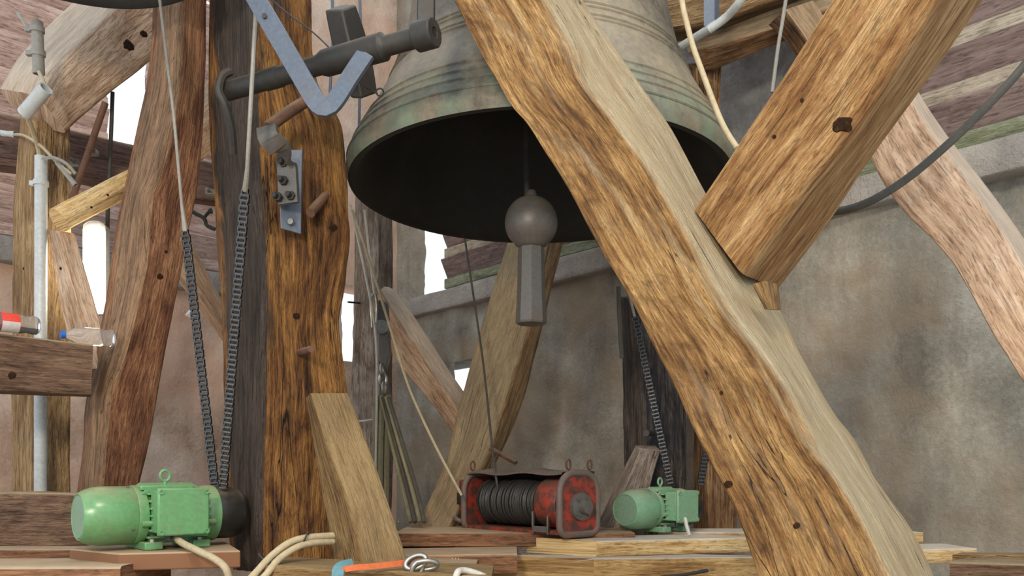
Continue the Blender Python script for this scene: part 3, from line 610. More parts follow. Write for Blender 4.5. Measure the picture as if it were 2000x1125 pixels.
def make_bell(name, loc, R, label):
    root = empty(name, loc, label, 'bell'); o, i = bell_profile(R)
    os_ = [(v.x, v.y) for v in interp([(a, b, 0) for a, b in o], 60)]
    b = MB(); b.lathe(os_, seg=96); b.f = [f for f in b.f if len(f) == 4]; b.build('shell', M['bronze'], root, angle=60)
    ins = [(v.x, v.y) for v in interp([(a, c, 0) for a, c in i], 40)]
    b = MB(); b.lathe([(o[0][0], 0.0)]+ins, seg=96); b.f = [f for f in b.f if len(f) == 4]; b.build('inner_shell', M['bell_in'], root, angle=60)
    for h in (0.10, 0.155, 0.205, 0.255, 0.49, 0.515, 0.56, 0.585):
        r = prof_at(os_, h*R); b = MB(); b.tube([Vector((r*math.cos(g), r*math.sin(g), h*R)) for g in [2*math.pi*k/96 for k in range(96)]], 0.0045*R/0.6, 6, True); b.build('moulding', M['bronze'], root)
    b = MB(); b.lathe([(0.14*R, 1.5*R), (0.16*R, 1.6*R), (0.10*R, 1.8*R), (0.0, 1.82*R)], seg=24); b.build('crown', M['bronze'], root)
    return root
BX, BY, BZ, BR = 0.088, 2.68, 0.936, 0.613
make_bell('church_bell', (BX, BY, BZ), BR, 'large bronze bell with green patina on the lip, open mouth above the winch')
make_bell('church_bell', (-1.10, 2.0, 1.345), 0.36, 'smaller black looking bell, only its rim showing above the dusty beam end')
cl = empty('clapper', (0.061, 2.60, 0.483), 'iron clapper with round ball and octagonal tail hanging in the bell', 'clapper')
def cz(py): return (HOR-py)/F*2.60-0.483
b = MB(); b.tube([(-0.017, 0, cz(-120)), (-0.017, 0, cz(250)), (-0.012, 0, cz(395))], 0.012, 10); b.build('rod', M['iron_dark'], cl)
b = MB(); r = 0.084; b.lathe([(0.03, -r*0.98), (0.05, -r*0.85)]+[(r*math.sin(g), -r*math.cos(g)) for g in [0.7+1.9*k/14 for k in range(15)]]+[(0.02, r*0.98), (0.014, r*1.2), (0, r*1.2)], (0, 0, cz(435)), seg=36); b.build('ball', M['iron'], cl)
b = MB(); b.lathe([(0.0, 0), (0.047, 0), (0.050, 0.006), (0.045, 0.1), (0.042, cz(485)), (0.0, cz(470))], seg=8); b.build('tail', M['iron'], cl, smooth=False)
# ------------------------------------------------------------------ electric motors
def make_motor(loc, s, green, label):
    root = empty('electric_motor', loc, label, 'motor', ANG1); X = (1, 0, 0); T = 0.0
    def L(prof, name, mat, org=(0, 0, 0), axis=X, seg=48, parent=root, **k):
        b = MB(); b.lathe([(r*s, h*s) for r, h in prof], Vector(org)*s, axis, seg); return b.build(name, mat, parent, **k)
    def BXs(name, c, sz, mat, parent=root, bev=0.003):
        b = MB(); b.box(Vector(c)*s, Vector(sz)*s); return b.build(name, mat, parent, True, bev*s)
    zc = 0.097
    fan = L([(0.060, 0.003), (0.062, 0.0), (0.065, 0.001), (0.074, 0.016), (0.080, 0.034), (0.083, 0.055), (0.0835, 0.135), (0.082, 0.137)], 'fan_cover', green, (0, 0, zc))
    L([(0.0, 0.0), (0.059, 0.0), (0.060, 0.004), (0.0, 0.004)], 'end_disc', M['green_cap'], (0.001, 0, zc), parent=fan)
    for a in (0.3, 1.9, 3.6, 5.2):
        b = MB(); b.lathe([(0.0, 0.0), (0.004*s, 0.0), (0.004*s, 0.003*s), (0, 0.003*s)], Vector((0.122, 0.083*math.cos(a), zc+0.083*math.sin(a)))*s, (0, math.cos(a), math.sin(a)), 10); b.build('screw', M['iron'], fan)
    L([(0.0, 0.137), (0.083, 0.137), (0.084, 0.142), (0.080, 0.165), (0.072, 0.17), (0.072, 0.325), (0.080, 0.330), (0.084, 0.35), (0.084, 0.372), (0.0, 0.372)], 'housing', green, (0, 0, zc))
    for side in (1, -1):
        for k in range(7):
            z = zc-0.062+k*0.0205; dy = math.sqrt(max(0.0, 0.0835**2-(z-zc)**2))
            BXs('fin', (0.250, side*(dy-0.002), z), (0.172, 0.030, 0.006), green, bev=0.001)
    for k in range(7):
        y = -0.054+0.018*k; h = 0.092-abs(y)*0.35
        b = MB(); pr = [(0.150, 0.060), (0.152, h-0.008), (0.162, h), (0.31, h), (0.345, h-0.018), (0.35, 0.060)]
        b.prism([Vector((x, y-0.0035, zc+z))*s for x, z in pr], (0, 0.007*s, 0)); b.build('top_fin', green, root, True, 0.001*s)
    BXs('top_plate', (0.225, 0, zc+0.078), (0.15, 0.10, 0.014), green)
    for x in (0.168, 0.326):
        for y in (-0.082, 0.082):
            b = MB(); b.lathe([(0.0, 0), (0.009*s, 0), (0.009*s, 0.05*s), (0, 0.05*s)], Vector((x-0.025, y, zc-0.022))*s, X, 12); b.build('lug', green, root)
    BXs('foot', (0.175, 0, 0.012), (0.05, 0.17, 0.022), green); BXs('foot', (0.31, 0, 0.012), (0.05, 0.17, 0.022), green)
    BXs('pedestal', (0.245, 0, 0.032), (0.14, 0.09, 0.03), green)
    for x in (0.175, 0.31):
        for y in (-0.07, 0.07):
            b = MB(); b.lathe([(0, 0), (0.009*s, 0), (0.009*s, 0.009*s), (0, 0.009*s)], Vector((x, y, 0.022))*s, (0, 0, 1), 6); b.build('foot_bolt', M['steel'], root, False)
    b = MB(); R_ = 0.0155*s; c = Vector((0.235, 0, zc+0.113))*s
    b.tube([c+Vector((math.cos(g)*R_*0.9+0, 0, math.sin(g)*R_)) for g in [2*math.pi*k/20 for k in range(20)]], 0.0045*s, 8, True)
    b.tube([c+Vector((0, 0, -R_)), c+Vector((0, 0, -R_-0.014*s))], 0.006*s, 8); b.build('lifting_eye', green, root)
    tb = BXs('terminal_box', (0.236, -0.104, zc+0.012), (0.135, 0.055, 0.118), green)
    lid = BXs('lid', (0.236, -0.139, zc+0.012), (0.144, 0.014, 0.133), green, tb, 0.005)
    for sx in (-1, 1):
        for sz in (-1, 1):
            b = MB(); b.lathe([(0.0, 0), (0.0075*s, 0), (0.0075*s, 0.004*s), (0.004*s, 0.004*s), (0.004*s, 0.001*s), (0, 0.001*s)], Vector((0.236+sx*0.063, -0.146, zc+0.012+sz*0.056))*s, (0, -1, 0), 12); b.build('screw', green, tb)
    b = MB(); b.lathe([(0, 0), (0.011*s, 0), (0.011*s, 0.02*s), (0, 0.02*s)], Vector((0.205, -0.112, zc-0.067))*s, (0, 0, 1), 8); b.build('cable_gland', M['black'], tb)
    L([(0.0, 0.372), (0.078, 0.372), (0.079, 0.376), (0.079, 0.43), (0.072, 0.452), (0.05, 0.462), (0.0, 0.464)], 'chain_cover', M['black'], (0, 0, zc), angle=30)
    BXs('cover_slot', (0.397, -0.03, zc+0.0715), (0.022, 0.03, 0.008), M['iron_dark']); BXs('cover_slot', (0.397, 0.03, zc+0.0715), (0.022, 0.03, 0.008), M['iron_dark'])
    return root
p = P(151, 1003, 2.11); make_motor((p.x, p.y, -0.196), 0.94, M['green'], 'larger green electric motor with black chain cover on the brown platform')
p = P(1220, 993, 2.74); make_motor((p.x, p.y, -0.192), 0.82, M['green_pale'], 'smaller looking pale green electric motor on the plank behind the big strut')
def motor_pt(loc, s, x, y, z): 
    return Vector(loc)+(E1*x+(-E2)*y)*s+UP*z*s
# ------------------------------------------------------------------ chains
def chain_link_meshes(pitch, wdt):
    out = []
    for k, hw in ((0, wdt*0.5), (1, wdt*0.36)):
        b = MB(); n = 8
        for sx in (-1, 1):
            pl = []
            for i in range(n+1): g = math.pi*i/n; pl.append(Vector((sx*hw, math.cos(g)*pitch*0.40, pitch*0.5+math.sin(g)*pitch*0.40)))
            for i in range(n+1): g = math.pi+math.pi*i/n; pl.append(Vector((sx*hw, math.cos(g)*pitch*0.40, -pitch*0.5+math.sin(g)*pitch*0.40)))
            b.prism(pl, (-sx*wdt*0.1, 0, 0))
        for zz in (-0.5, 0.5): b.tube([(-hw, 0, zz*pitch), (hw, 0, zz*pitch)], pitch*0.42, 8)
        me = b.mesh('link'); me.materials.append(M['chain']); shade(me, 40); out.append(me)
    return out
def strand(root, a, b, pitch, meshes):
    a = Vector(a); b = Vector(b); n = max(2, int((b-a).length/pitch)); d = (b-a)/n
    q = d.to_track_quat('Z', 'X'); view = Vector((0, 1, 0))
    z = d.normalized(); y = (view-z*view.dot(z)).normalized(); x = y.cross(z); rot = Matrix((x, y, z)).transposed().to_4x4()
    for i in range(n):
        o = bpy.data.objects.new('link', meshes[i % 2]); COL.objects.link(o); o.parent = root
        o.matrix_local = Matrix.Translation(a+d*(i+0.5)-root.location) @ rot
PT = 0.0135; lm = chain_link_meshes(PT, 0.024)
ml = bpy.data.objects['electric_motor'].location
a1 = motor_pt(ml, 0.94, 0.397, 0.03, 0.172); a2 = motor_pt(ml, 0.94, 0.397, -0.03, 0.172)
dc = empty('drive_chain', (a1+a2)/2, 'black roller chain with steel cables climbing from the larger green motor', 'chain')
t1 = P(362, 452, 2.34); t2 = P(479, 372, 2.16)
strand(dc, a1, t1, PT, lm); strand(dc, a2, t2, PT, lm)
MB().tube([t1-dc.location, P(355, 400, 2.33)-dc.location, P(340, 230, 2.3)-dc.location, P(312, 0, 2.26)-dc.location, P(292, -170, 2.22)-dc.location], [0.008, 0.0045, 0.0045, 0.0045, 0.0045], 8).build('cable', M['cable_grey'], dc)
MB().tube([t2-dc.location, P(483, 330, 2.11)-dc.location, P(490, 200, 2.06)-dc.location, P(499, 38, 2.04)-dc.location, P(512, -300, 2.06)-dc.location], [0.008, 0.0055, 0.0055, 0.0055, 0.0055], 8).build('cable', M['cable_grey'], dc)
mr = bpy.data.objects['electric_motor.001'].location
b1 = P(1309, 944, 2.98); b2 = P(1368, 945, 2.80)
dc2 = empty('drive_chain', b1, 'dark roller chain rising from the pale green motor beside the blackened post', 'chain')
strand(dc2, b1, P(1240, 620, 2.92), PT, lm); strand(dc2, b2, P(1386, 850, 2.72), PT, lm)
MB().tube([P(1240, 620, 2.92)-dc2.location, P(1225, 560, 2.9)-dc2.location, P(1200, 420, 2.9)-dc2.location], 0.005, 8).build('cable', M['cable_grey'], dc2)
# ------------------------------------------------------------------ cable winch (axis along E2)
wl = P(942, 990, 2.96); WL = Vector((wl.x, wl.y, -0.185))
win = empty('cable_winch', WL, 'red electric cable winch with a drum of dark wire rope', 'winch', math.atan2(E2.y, E2.x))
def wpart(b, name, mat, parent=win, **k): return b.build(name, mat, parent, **k)
ZC = 0.098; LEN = 0.47          # local x = drum axis, local -y points to the camera side
def dshape(x, hw=0.088, zb=0.0, zt=0.195, n=10):
    pts = []; r = 0.062
    for cx, cz_, a0 in ((hw-r, zt-r, 0), (-hw+r, zt-r, 90), (-hw+0.03, zb+0.03, 180), (hw-0.03, zb+0.03, 270)):
        rr = r if cz_ > 0.1 else 0.03
        for k in range(7): g = math.radians(a0+15*k); pts.append(Vector((x, cx+rr*math.cos(g), cz_+rr*math.sin(g))))
    return pts
for xi, x in enumerate((0.0, LEN)):
    pl = MB(); pl.prism(dshape(x, 0.083, 0.005, 0.190), (0.006, 0, 0)); sp = wpart(pl, 'side_plate', M['red'], smooth=False)
    tb_ = MB(); tb_.tube(dshape(x+0.003), 0.011, 10, True); wpart(tb_, 'tube_guard', M['tube_grey'])
    for y in (-0.045, 0.055):
        e = MB(); c = Vector((x, y, 0.222)); e.tube([c+Vector((0, 0.010*math.cos(g), 0.016*math.sin(g))) for g in [2*math.pi*k/16 for k in range(16)]], 0.0035, 6, True); wpart(e, 'lifting_eye', M['rust'])
b = MB(); b.lathe([(0, 0.006), (0.035, 0.006), (0.035, 0.03), (0.022, 0.032), (0.022, LEN), (0, LEN)], (0, 0, ZC), (1, 0, 0), 24); wpart(b, 'shaft', M['iron_dark'])
b = MB(); b.lathe([(0, 0.060), (0.078, 0.060), (0.078, 0.066), (0.05, 0.067), (0.05, 0.345), (0.0, 0.345)], (0, 0, ZC), (1, 0, 0), 36); dr = wpart(b, 'drum', M['iron_dark'])
nw = 33
for i in range(nw):
    x = 0.071+i*(0.274/nw); rr = 0.071+random.uniform(-0.002, 0.004)-(0.004 if i > 23 else 0); tilt = random.uniform(-0.05, 0.05)
    b = MB(); b.tube([Vector((x+tilt*rr*math.cos(g), rr*math.cos(g), ZC+rr*math.sin(g))) for g in [2*math.pi*k/32 for k in range(32)]], 0.0048, 6, True); wpart(b, 'cable_wrap', M['coil'], dr)
b = MB(); b.lathe([(0, 0.348), (0.080, 0.348), (0.082, 0.352), (0.082, 0.438), (0.078, 0.444), (0, 0.444)], (0, 0, ZC), (1, 0, 0), 40); wpart(b, 'brake_drum', M['red'])
b = MB(); b.lathe([(0, LEN), (0.046, LEN), (0.044, LEN+0.02), (0.024, LEN+0.024), (0.022, LEN+0.045), (0, LEN+0.046)], (0, 0, ZC-0.01), (1, 0, 0), 24); hub = wpart(b, 'bearing_hub', M['iron'])
for k in range(4):
    g = math.pi/4+k*math.pi/2; b = MB(); b.lathe([(0, 0), (0.007, 0), (0.007, 0.008), (0, 0.008)], (LEN+0.02, 0.034*math.cos(g), ZC-0.01+0.034*math.sin(g)), (1, 0, 0), 6); wpart(b, 'hub_bolt', M['iron'], hub, smooth=False)
b = MB(); pts = []
for i in range(15):
    x = LEN*i/14; pts.append((x, 0.008*math.sin(i*0.9)))
for i in range(14):
    (x0, s0), (x1, s1) = pts[i], pts[i+1]; vs = []
    for x, sg in ((x0, s0), (x1, s1)):
        for y, z in ((-0.075, 0.196+sg*0.5), (0.0, 0.206+sg), (0.08, 0.20), (0.08, 0.195), (0.0, 0.2+sg), (-0.075, 0.191+sg*0.5)): vs.append((x, y, z))
    b.add(vs, [(k, (k+1) % 6, 6+(k+1) % 6, 6+k) for k in range(6)])
wpart(b, 'cover_sheet', M['tube_grey'])
b = MB(); b.box((LEN/2, 0.075, 0.10), (LEN, 0.006, 0.19)); wpart(b, 'back_plate', M['iron_dark'])
b = MB(); b.box((LEN/2, 0, 0.006), (LEN, 0.16, 0.012)); wpart(b, 'base_plate', M['red'])
b = MB(); b.box((-0.045, -0.015, 0.115), (0.07, 0.06, 0.115)); cbx = wpart(b, 'control_box', M['red'], bevel=0.005)
b = MB(); b.box((-0.045, -0.055, 0.105), (0.035, 0.03, 0.045)); wpart(b, 'plug', M['black'], cbx, bevel=0.004)
b = MB(); b.box((0.352, -0.086, 0.036), (0.006, 0.01, 0.072)); b.box((0.42, -0.086, 0.03), (0.006, 0.01, 0.06)); b.box((0.386, -0.086, 0.015), (0.074, 0.01, 0.02)); wpart(b, 'guard_bracket', M['iron'], bevel=0.002)
b = MB(); b.tube(interp([(-0.004, -0.07, 0.02), (-0.03, -0.09, 0.03), (-0.035, -0.10, 0.045)], 8), 0.008, 8); wpart(b, 'release_lever', M['tube_grey'])
# ------------------------------------------------------------------ iron striking gear on the post
a = P(438, 180, 2.16); c = P(838, 66, 1.885)
sg = empty('striking_shaft', a, 'black iron shaft with collar end and bent grey strap over the broad post', 'shaft')
ax = (c-a); ln = ax.length; axn = ax.normalized()
b = MB(); b.lathe([(0, 0), (0.022, 0), (0.024, 0.01), (0.024, 0.14), (0.026, 0.142), (0.026, 0.19), (0.0235, 0.192), (0.0235, ln*0.50), (0.031, ln*0.53), (0.032, ln*0.80), (0.026, ln*0.81), (0.023, ln*0.82), (0.023, ln*0.96), (0, ln*0.96)], (0, 0, 0), axn, 28); b.build('shaft_bar', M['iron_dark'], sg, angle=30)
b = MB(); b.lathe([(0.010, ln*0.945), (0.030, ln*0.945), (0.033, ln*0.95), (0.033, ln*1.02), (0.030, ln*1.025), (0.012, ln*1.025), (0.010, ln*1.01)], (0, 0, 0), axn, 24); b.build('collar', M['iron_dark'], sg, angle=30)
b = MB(); b.lathe([(0, ln*1.0), (0.012, ln*1.0), (0.012, ln*1.022), (0, ln*1.022)], (0, 0, 0), axn, 4); b.build('square_end', M['black'], sg, smooth=False)
def flatbar(pts, w, t, n=40):
    """pts (px,py,d) path; bar lies across the view with width w in the picture plane, thickness t away"""
    c = interp([P(*p) for p in pts], n); b = MB(); vs = []; fs = []
    for i in range(n):
        tg = (c[min(i+1, n-1)]-c[max(i-1, 0)]).normalized(); vw = Vector((0.25, 0.97, -0.1)).normalized(); sd = tg.cross(vw).normalized(); dp = sd.cross(tg).normalized()
        for s, q in ((-1, -1), (1, -1), (1, 1), (-1, 1)): vs.append(c[i]+sd*w*0.5*s+dp*t*0.5*q)
    for i in range(n-1):
        for k in range(4): fs.append((i*4+k, i*4+(k+1) % 4, i*4+4+(k+1) % 4, i*4+4+k))
    fs += [(3, 2, 1, 0), tuple((n-1)*4+k for k in range(4))]
    return b.add(vs, fs)
def shift(b, o): b.v = [v-o for v in b.v]; return b
sp = shift(flatbar([(438, -115, 2.0), (470, -60, 1.99), (502, 0, 1.985), (560, 100, 1.97), (602, 172, 1.955), (622, 203, 1.95), (640, 210, 1.945), (656, 196, 1.945), (685, 150, 1.94), (716, 104, 1.935)], 0.046, 0.010, 60), a).build('bent_strap', M['steel_blue'], sg, angle=50)
for (x, y, d) in ((517, 32, 1.975),):
    b = MB(); b.lathe([(0, 0), (0.006, 0), (0.006, 0.004), (0, 0.004)], P(x, y, d)-a, (0, -1, 0), 12); b.build('hole_rivet', M['black'], sp)
b = MB(); b.prism([P(*q)-a for q in ((818, -380, 1.9), (852, -380, 1.9), (848, 52, 1.9), (814, 50, 1.9))], (0.0, 0.02, 0)); b.build('arm', M['iron_dark'], sg, True, 0.003)
b = MB(); cc = interp([P(450, 140, 2.13), P(434, 150, 2.12), P(428, 178, 2.12), P(440, 205, 2.13), P(452, 250, 2.16), P(456, 300, 2.2)], 30); b.tube([q-a for q in cc], 0.011, 8); b.build('bearing_hook', M['iron_dark'], sg)
# counterweight / hammer
hm = empty('bell_hammer', P(712, 195, 2.0), 'dark iron hammer block tilted behind the striking shaft', 'hammer')
lo = [P(634, 20, 2.13), P(668, 18, 2.09), P(695, 8, 2.19), P(664, 10, 2.23)]; hi = [P(685, 192, 2.11), P(708, 193, 2.08), P(738, 182, 2.17), P(712, 182, 2.21)]
b = MB(); nn = 10; vs = []; fs = []
for i in range(nn):
    t = i/(nn-1)
    for k in range(4): vs.append(lo[k].lerp(hi[k], t)+(lo[k]-lo[(k+2) % 4])*0.10*math.sin(t*math.pi)-hm.location)
for i in range(nn-1):
    for k in range(4): fs.append((i*4+k, i*4+(k+1) % 4, i*4+4+(k+1) % 4, i*4+4+k))
fs += [(3, 2, 1, 0), tuple((nn-1)*4+k for k in range(4))]
b.add(vs, fs); b.build('hammer_head', M['iron_dark'], hm, True, 0.006)
cc = interp([P(690, 150, 2.02), P(712, 170, 2.0), P(738, 182, 2.0)], 10); MB().tube([q-hm.location for q in cc], 0.0016, 6).build('wire', M['black'], hm)
b = MB(); c_ = P(742, 180, 2.0)-hm.location; b.tube([c_+Vector((0.009*math.cos(g), 0, 0.009*math.sin(g))) for g in [2*math.pi*k/14 for k in range(14)]], 0.002, 6, True); b.build('wire_loop', M['black'], hm)
rope('thin_wire', 'thin black wire running from the broad post to the hammer', [(520, -10, 2.12), (560, 25, 2.1), (610, 62, 2.08), (652, 102, 2.06)], 0.002, M['black'], 'wire')
for i, (x0, x1) in enumerate(((650, 642), (704, 700))):
    rope('wall_cable', ['grey cable hanging on the pink wall behind the hammer', 'grey cable hanging between hammer and bell flank'][i], [(x0-4, -60, 3.3), (x0, 60, 3.3), (x1+2, 190, 3.3), (x1, 330, 3.32)], 0.006, M['steel_blue'])
# crank bracket
ck = empty('crank_bracket', P(567, 455, 2.2), 'rusty iron crank bolted to a steel plate on the broad post', 'bracket')
def lc(x, y, d): return P(x, y, d+0.12)-ck.location
b = MB(); b.tube(interp([lc(600, 196, 2.22), lc(560, 222, 2.16), lc(522, 250, 2.10)], 10), 0.016, 12); b.build('crank_pin', M['rust'], ck)
b = shift(flatbar([(x, y, d+0.12) for x, y, d in [(522, 248, 2.09), (526, 270, 2.09), (548, 292, 2.12), (560, 320, 2.17), (563, 360, 2.18), (565, 398, 2.18)]], 0.058, 0.014, 30), ck.location); b.build('crank_arm', M['iron'], ck)
b = MB(); b.prism([lc(543, 292, 2.215), lc(591, 292, 2.24), lc(588, 457, 2.24), (lc(548, 446, 2.215))], (0.0, 0.008, 0)); b.build('back_plate', M['steel_blue'], ck, False, 0.002)
for (x, y) in ((557, 320), (556, 354), (545, 386), (571, 384)):
    b = MB(); b.lathe([(0, 0), (0.013, 0), (0.013, 0.012), (0.008, 0.013), (0.008, 0.028), (0, 0.028)], lc(x, y, 2.175), (-0.3, -1, 0), 6); b.build('bolt', M['iron_dark'], ck, False)
b = MB(); b.lathe([(0, 0), (0.010, 0), (0.009, 0.006), (0, 0.008)], lc(569, 433, 2.222), (-0.3, -1, 0), 14); b.build('bright_rivet', M['steel'], ck)
def peg(name, label, p0, p1, r, mat): 
    pts = interp([P(*p0), P(*p1)], 6); b = MB(); b.tube(pts, [r, r*1.05, r, r*0.97, r, r*0.9], 10); return tag(b.build(name, mat, org=base_of(b.v), angle=50), label, 'peg')
peg('wooden_peg', 'grey wooden dowel slanting across the broad post beside the crank plate', (606, 416, 2.36), (656, 360, 2.52), 0.014, M['rust'])
peg('wooden_peg', 'short brown peg sticking out of the broad post halfway down', (560, 698, 2.52), (608, 682, 2.32), 0.011, M['rust'])
peg('iron_peg', 'thin dark rod poking out of the back strut above the winch', (958, 876, 3.06), (1008, 904, 3.0), 0.009, M['rust'])
peg('iron_nail', 'small nail sticking out of the grey rear post', (680, 590, 3.35), (706, 592, 3.46), 0.004, M['iron_dark'])
peg('iron_pin', 'stubby bolt head on the blackened post', (1262, 846, 2.96), (1275, 846, 3.1), 0.012, M['iron_dark'])
# ------------------------------------------------------------------ conduits, cables and lamp on the left
def pipe(name, label, p0, p1, r, mat, cat='conduit', clamps=()):
    a, b_ = P(*p0), P(*p1); base = a if a.z < b_.z else b_
    root = empty(name, base, label, cat); b = MB()
    ax = (b_-a); L_ = ax.length; b.lathe([(r*0.75, L_*0.995), (r*0.75, 0.004), (r*0.8, 0), (r, 0), (r, L_), (r*0.8, L_), (r*0.75, L_*0.995)], a-base, ax, 20)
    b.f = [f for f in b.f if len(f) == 4]; b.build('pipe', mat, root, angle=30)
    for t in clamps:
        c = a.lerp(b_, t)-base; bb = MB(); bb.lathe([(r*1.02, -0.008), (r*1.22, -0.008), (r*1.22, 0.008), (r*1.02, 0.008)], c, ax, 18); bb.f = [f for f in bb.f if len(f) == 4]
        bb.box(c+Vector((-0.02, 0.0, 0)), (0.03, 0.014, 0.014)); bb.build('clamp', mat, root)
    return root
pipe('conduit', 'long upright white conduit on the corner post', (79, 1050, 2.66), (80, 306, 2.66), 0.019, M['conduit'], clamps=(0.06, 0.93))
pipe('conduit', 'grey conduit sleeve clipped to the dusty beam end', (76, 145, 2.50), (72, 42, 2.48), 0.017, M['cable_grey'], clamps=(0.4, 0.85))
pipe('conduit', 'slanted white conduit sleeve below the dusty beam end', (47, 222, 2.44), (90, 172, 2.40), 0.020, M['conduit'], clamps=())
pipe('conduit', 'thin white conduit stub running left along the dark tie beam', (-60, 250, 2.84), (28, 263, 2.86), 0.009, M['conduit'], clamps=(0.95,))
pipe('conduit', 'slanting grey conduit behind the round pole', (112, 318, 2.60), (148, 362, 2.60), 0.008, M['cable_grey'])
rope('cable', 'pair of beige cables hanging between the conduit sleeves', [(76, 140, 2.49), (84, 158, 2.45), (88, 172, 2.42)], 0.006, M['cable_beige'])
rope('cable', 'beige cable dropping from the slanted sleeve into the long conduit', [(50, 218, 2.44), (62, 250, 2.55), (74, 285, 2.64), (79, 315, 2.66)], 0.008, M['cable_beige'])
rope('cable', 'thin beige cable looping from the thin stub past the tie beam', [(28, 263, 2.86), (48, 265, 2.7), (80, 285, 2.62), (112, 318, 2.6), (140, 340, 2.6)], 0.005, M['cable_beige'])
rope('cable', 'thin grey cable arching from the long conduit top to the rod', [(84, 310, 2.63), (105, 308, 2.57), (130, 320, 2.56), (148, 340, 2.56)], 0.005, M['cable_grey'])
rope('cable', 'white cable at the top under the black bell rim', [(32, 22, 2.6), (48, 45, 2.62), (62, 66, 2.64)], 0.005, M['cable_white'])
rope('tie_rod', 'rusty iron rod slanting down from the dusty beam end', [(206, 200, 2.72), (175, 290, 2.74), (140, 392, 2.76)], 0.0105, M['rust'], 'rod', seg=10)
rope('pull_rope', 'dark twisted rope hanging beside the rusty rod', [(220, 180, 2.9), (217, 260, 2.9), (211, 400, 2.9), (207, 560, 2.9)], 0.007, M['cable_dark'], 'rope')
for k, (x, y) in enumerate(((125, 285), (182, 298), (146, 318), (411, 376))):
    d = 3.02+0.0013*(x-125); b = MB(); c = P(x, y, d-0.05); b.box(c, (0.032, 0.03, 0.02)); b.lathe([(0, 0), (0.008, 0), (0.008, 0.03), (0, 0.03)], c+Vector((0, -0.012, 0)), (0, -1, 0), 6)
    tag(b.build('bolt_plate', M['steel'], None, False, 0.002, org=base_of(b.v)), 'small square bolt plate with nut beside the rusty rod on the dark tie beam' if k < 3 else 'small bolt plate on the dark tie beam between leaning column and broad post', 'bolt', 'bolt plates on the tie beam' if k < 3 else None)
lamp = empty('tube_lamp', P(182, 612, 2.86), 'glowing tube lamp in a clear housing above the rail', 'lamp')
def ll(*q): return P(*q)-lamp.location
b = MB(); 
def capsule(x0, x1, y0, y1, d, dep):
    w = (x1-x0)/2; cx = (x0+x1)/2; pts = []
    for k in range(9): g = math.pi*k/8; pts.append(ll(cx+w*math.cos(g), y0+w*0.6-w*0.6*math.sin(g), d))
    pts += [ll(x0, y1, d), ll(x1, y1, d)]; return pts
b.prism(capsule(163, 204, 432, 612, 2.84, 0.05), (0, 0.04, 0)); b.build('back_tray', M['lamp_body'], lamp, True, 0.004)
b = MB(); b.tube([ll(174, 452, 2.815), ll(174, 606, 2.815)], 0.013, 12); b.build('tube', M['lamp_tube'], lamp)
b = MB(); b.tube([ll(193, 452, 2.815), ll(193, 606, 2.815)], 0.013, 12); b.build('tube', M['lamp_tube'], lamp)
b = MB(); b.box(ll(183.5, 446, 2.815), (0.06, 0.03, 0.02)); b.build('tube_holder', M['lamp_body'], lamp, True, 0.002)
b = MB(); b.prism(capsule(162, 205, 431, 613, 2.775, 0.05), (0, 0.003, 0)); b.build('diffuser', M['acrylic'], lamp, True)
pl_ = bpy.data.lights.new('tube_lamp_light', 'AREA'); pl_.shape = 'RECTANGLE'; pl_.size = 0.05; pl_.size_y = 0.26; pl_.energy = 5; pl_.color = (1.0, 0.85, 0.62)
po = bpy.data.objects.new('tube_lamp_light', pl_); COL.objects.link(po); po.parent = lamp; po.location = ll(184, 525, 2.765); po.rotation_euler = (math.pi/2, 0, 0)
# bottles
def bottle(name, label, p0, p1, r, cap, lab=None, fill=None):
    a = P(*p0); b_ = P(*p1); ax = b_-a; L_ = ax.length; root = empty(name, a-UP*r, label, 'bottle'); o = a-root.location
    b = MB(); b.lathe([(0, 0.0), (r*0.8, 0), (r*0.95, L_*0.03), (r, L_*0.08), (r*0.86, L_*0.16), (r, L_*0.26), (r, L_*0.55), (r*0.97, L_*0.66), (r*0.75, L_*0.78), (r*0.4, L_*0.90), (r*0.36, L_*0.92), (0, L_*0.92)], o, ax, 24); b.build('bottle_body', M['pet'], root, angle=60)
    b = MB(); b.lathe([(0, L_*0.915), (r*0.44, L_*0.915), (r*0.44, L_), (0, L_)], o, ax, 16); b.build('cap', cap, root)
    if lab:
        b = MB(); b.lathe([(r*1.01, L_*0.28), (r*1.015, L_*0.285), (r*1.015, L_*0.52), (r*1.01, L_*0.525)], o, ax, 24); b.f = [f for f in b.f if len(f) == 4]; lb = b.build('label_band', lab, root)
        b = MB(); b.lathe([(r*1.02, L_*0.285), (r*1.022, L_*0.29), (r*1.022, L_*0.515), (r*1.02, L_*0.52)], o, ax, 24); b.f = [f for f in b.f if len(f) == 4]
        b.f = [f for f in b.f if sum(b.v[i].z for i in f)/4 < o.z-r*0.1]; b.build('label_strip', M['white_label'], lb)
    if fill:
        b = MB(); b.lathe([(0, L_*0.03), (r*0.8, L_*0.03), (r*0.92, L_*0.1), (r*0.8, L_*0.16), (r*0.92, L_*0.26), (r*0.92, L_*0.62), (r*0.6, L_*0.78), (0, L_*0.8)], o, ax, 24)
        for i, v in enumerate(b.v): v.z = min(v.z, o.z-r*0.45)
        b.build('drink', fill, root)
    return root
bottle('plastic_bottle', 'clear plastic bottle with a red label lying on the dark rail', (75, 637, 2.36), (-75, 620, 2.22), 0.027, M['black'], M['red_label'], M['cola'])
bottle('plastic_bottle', 'empty clear plastic bottle with a blue cap lying on the dark rail', (222, 661, 2.50), (118, 653, 2.40), 0.027, M['blue_cap'])
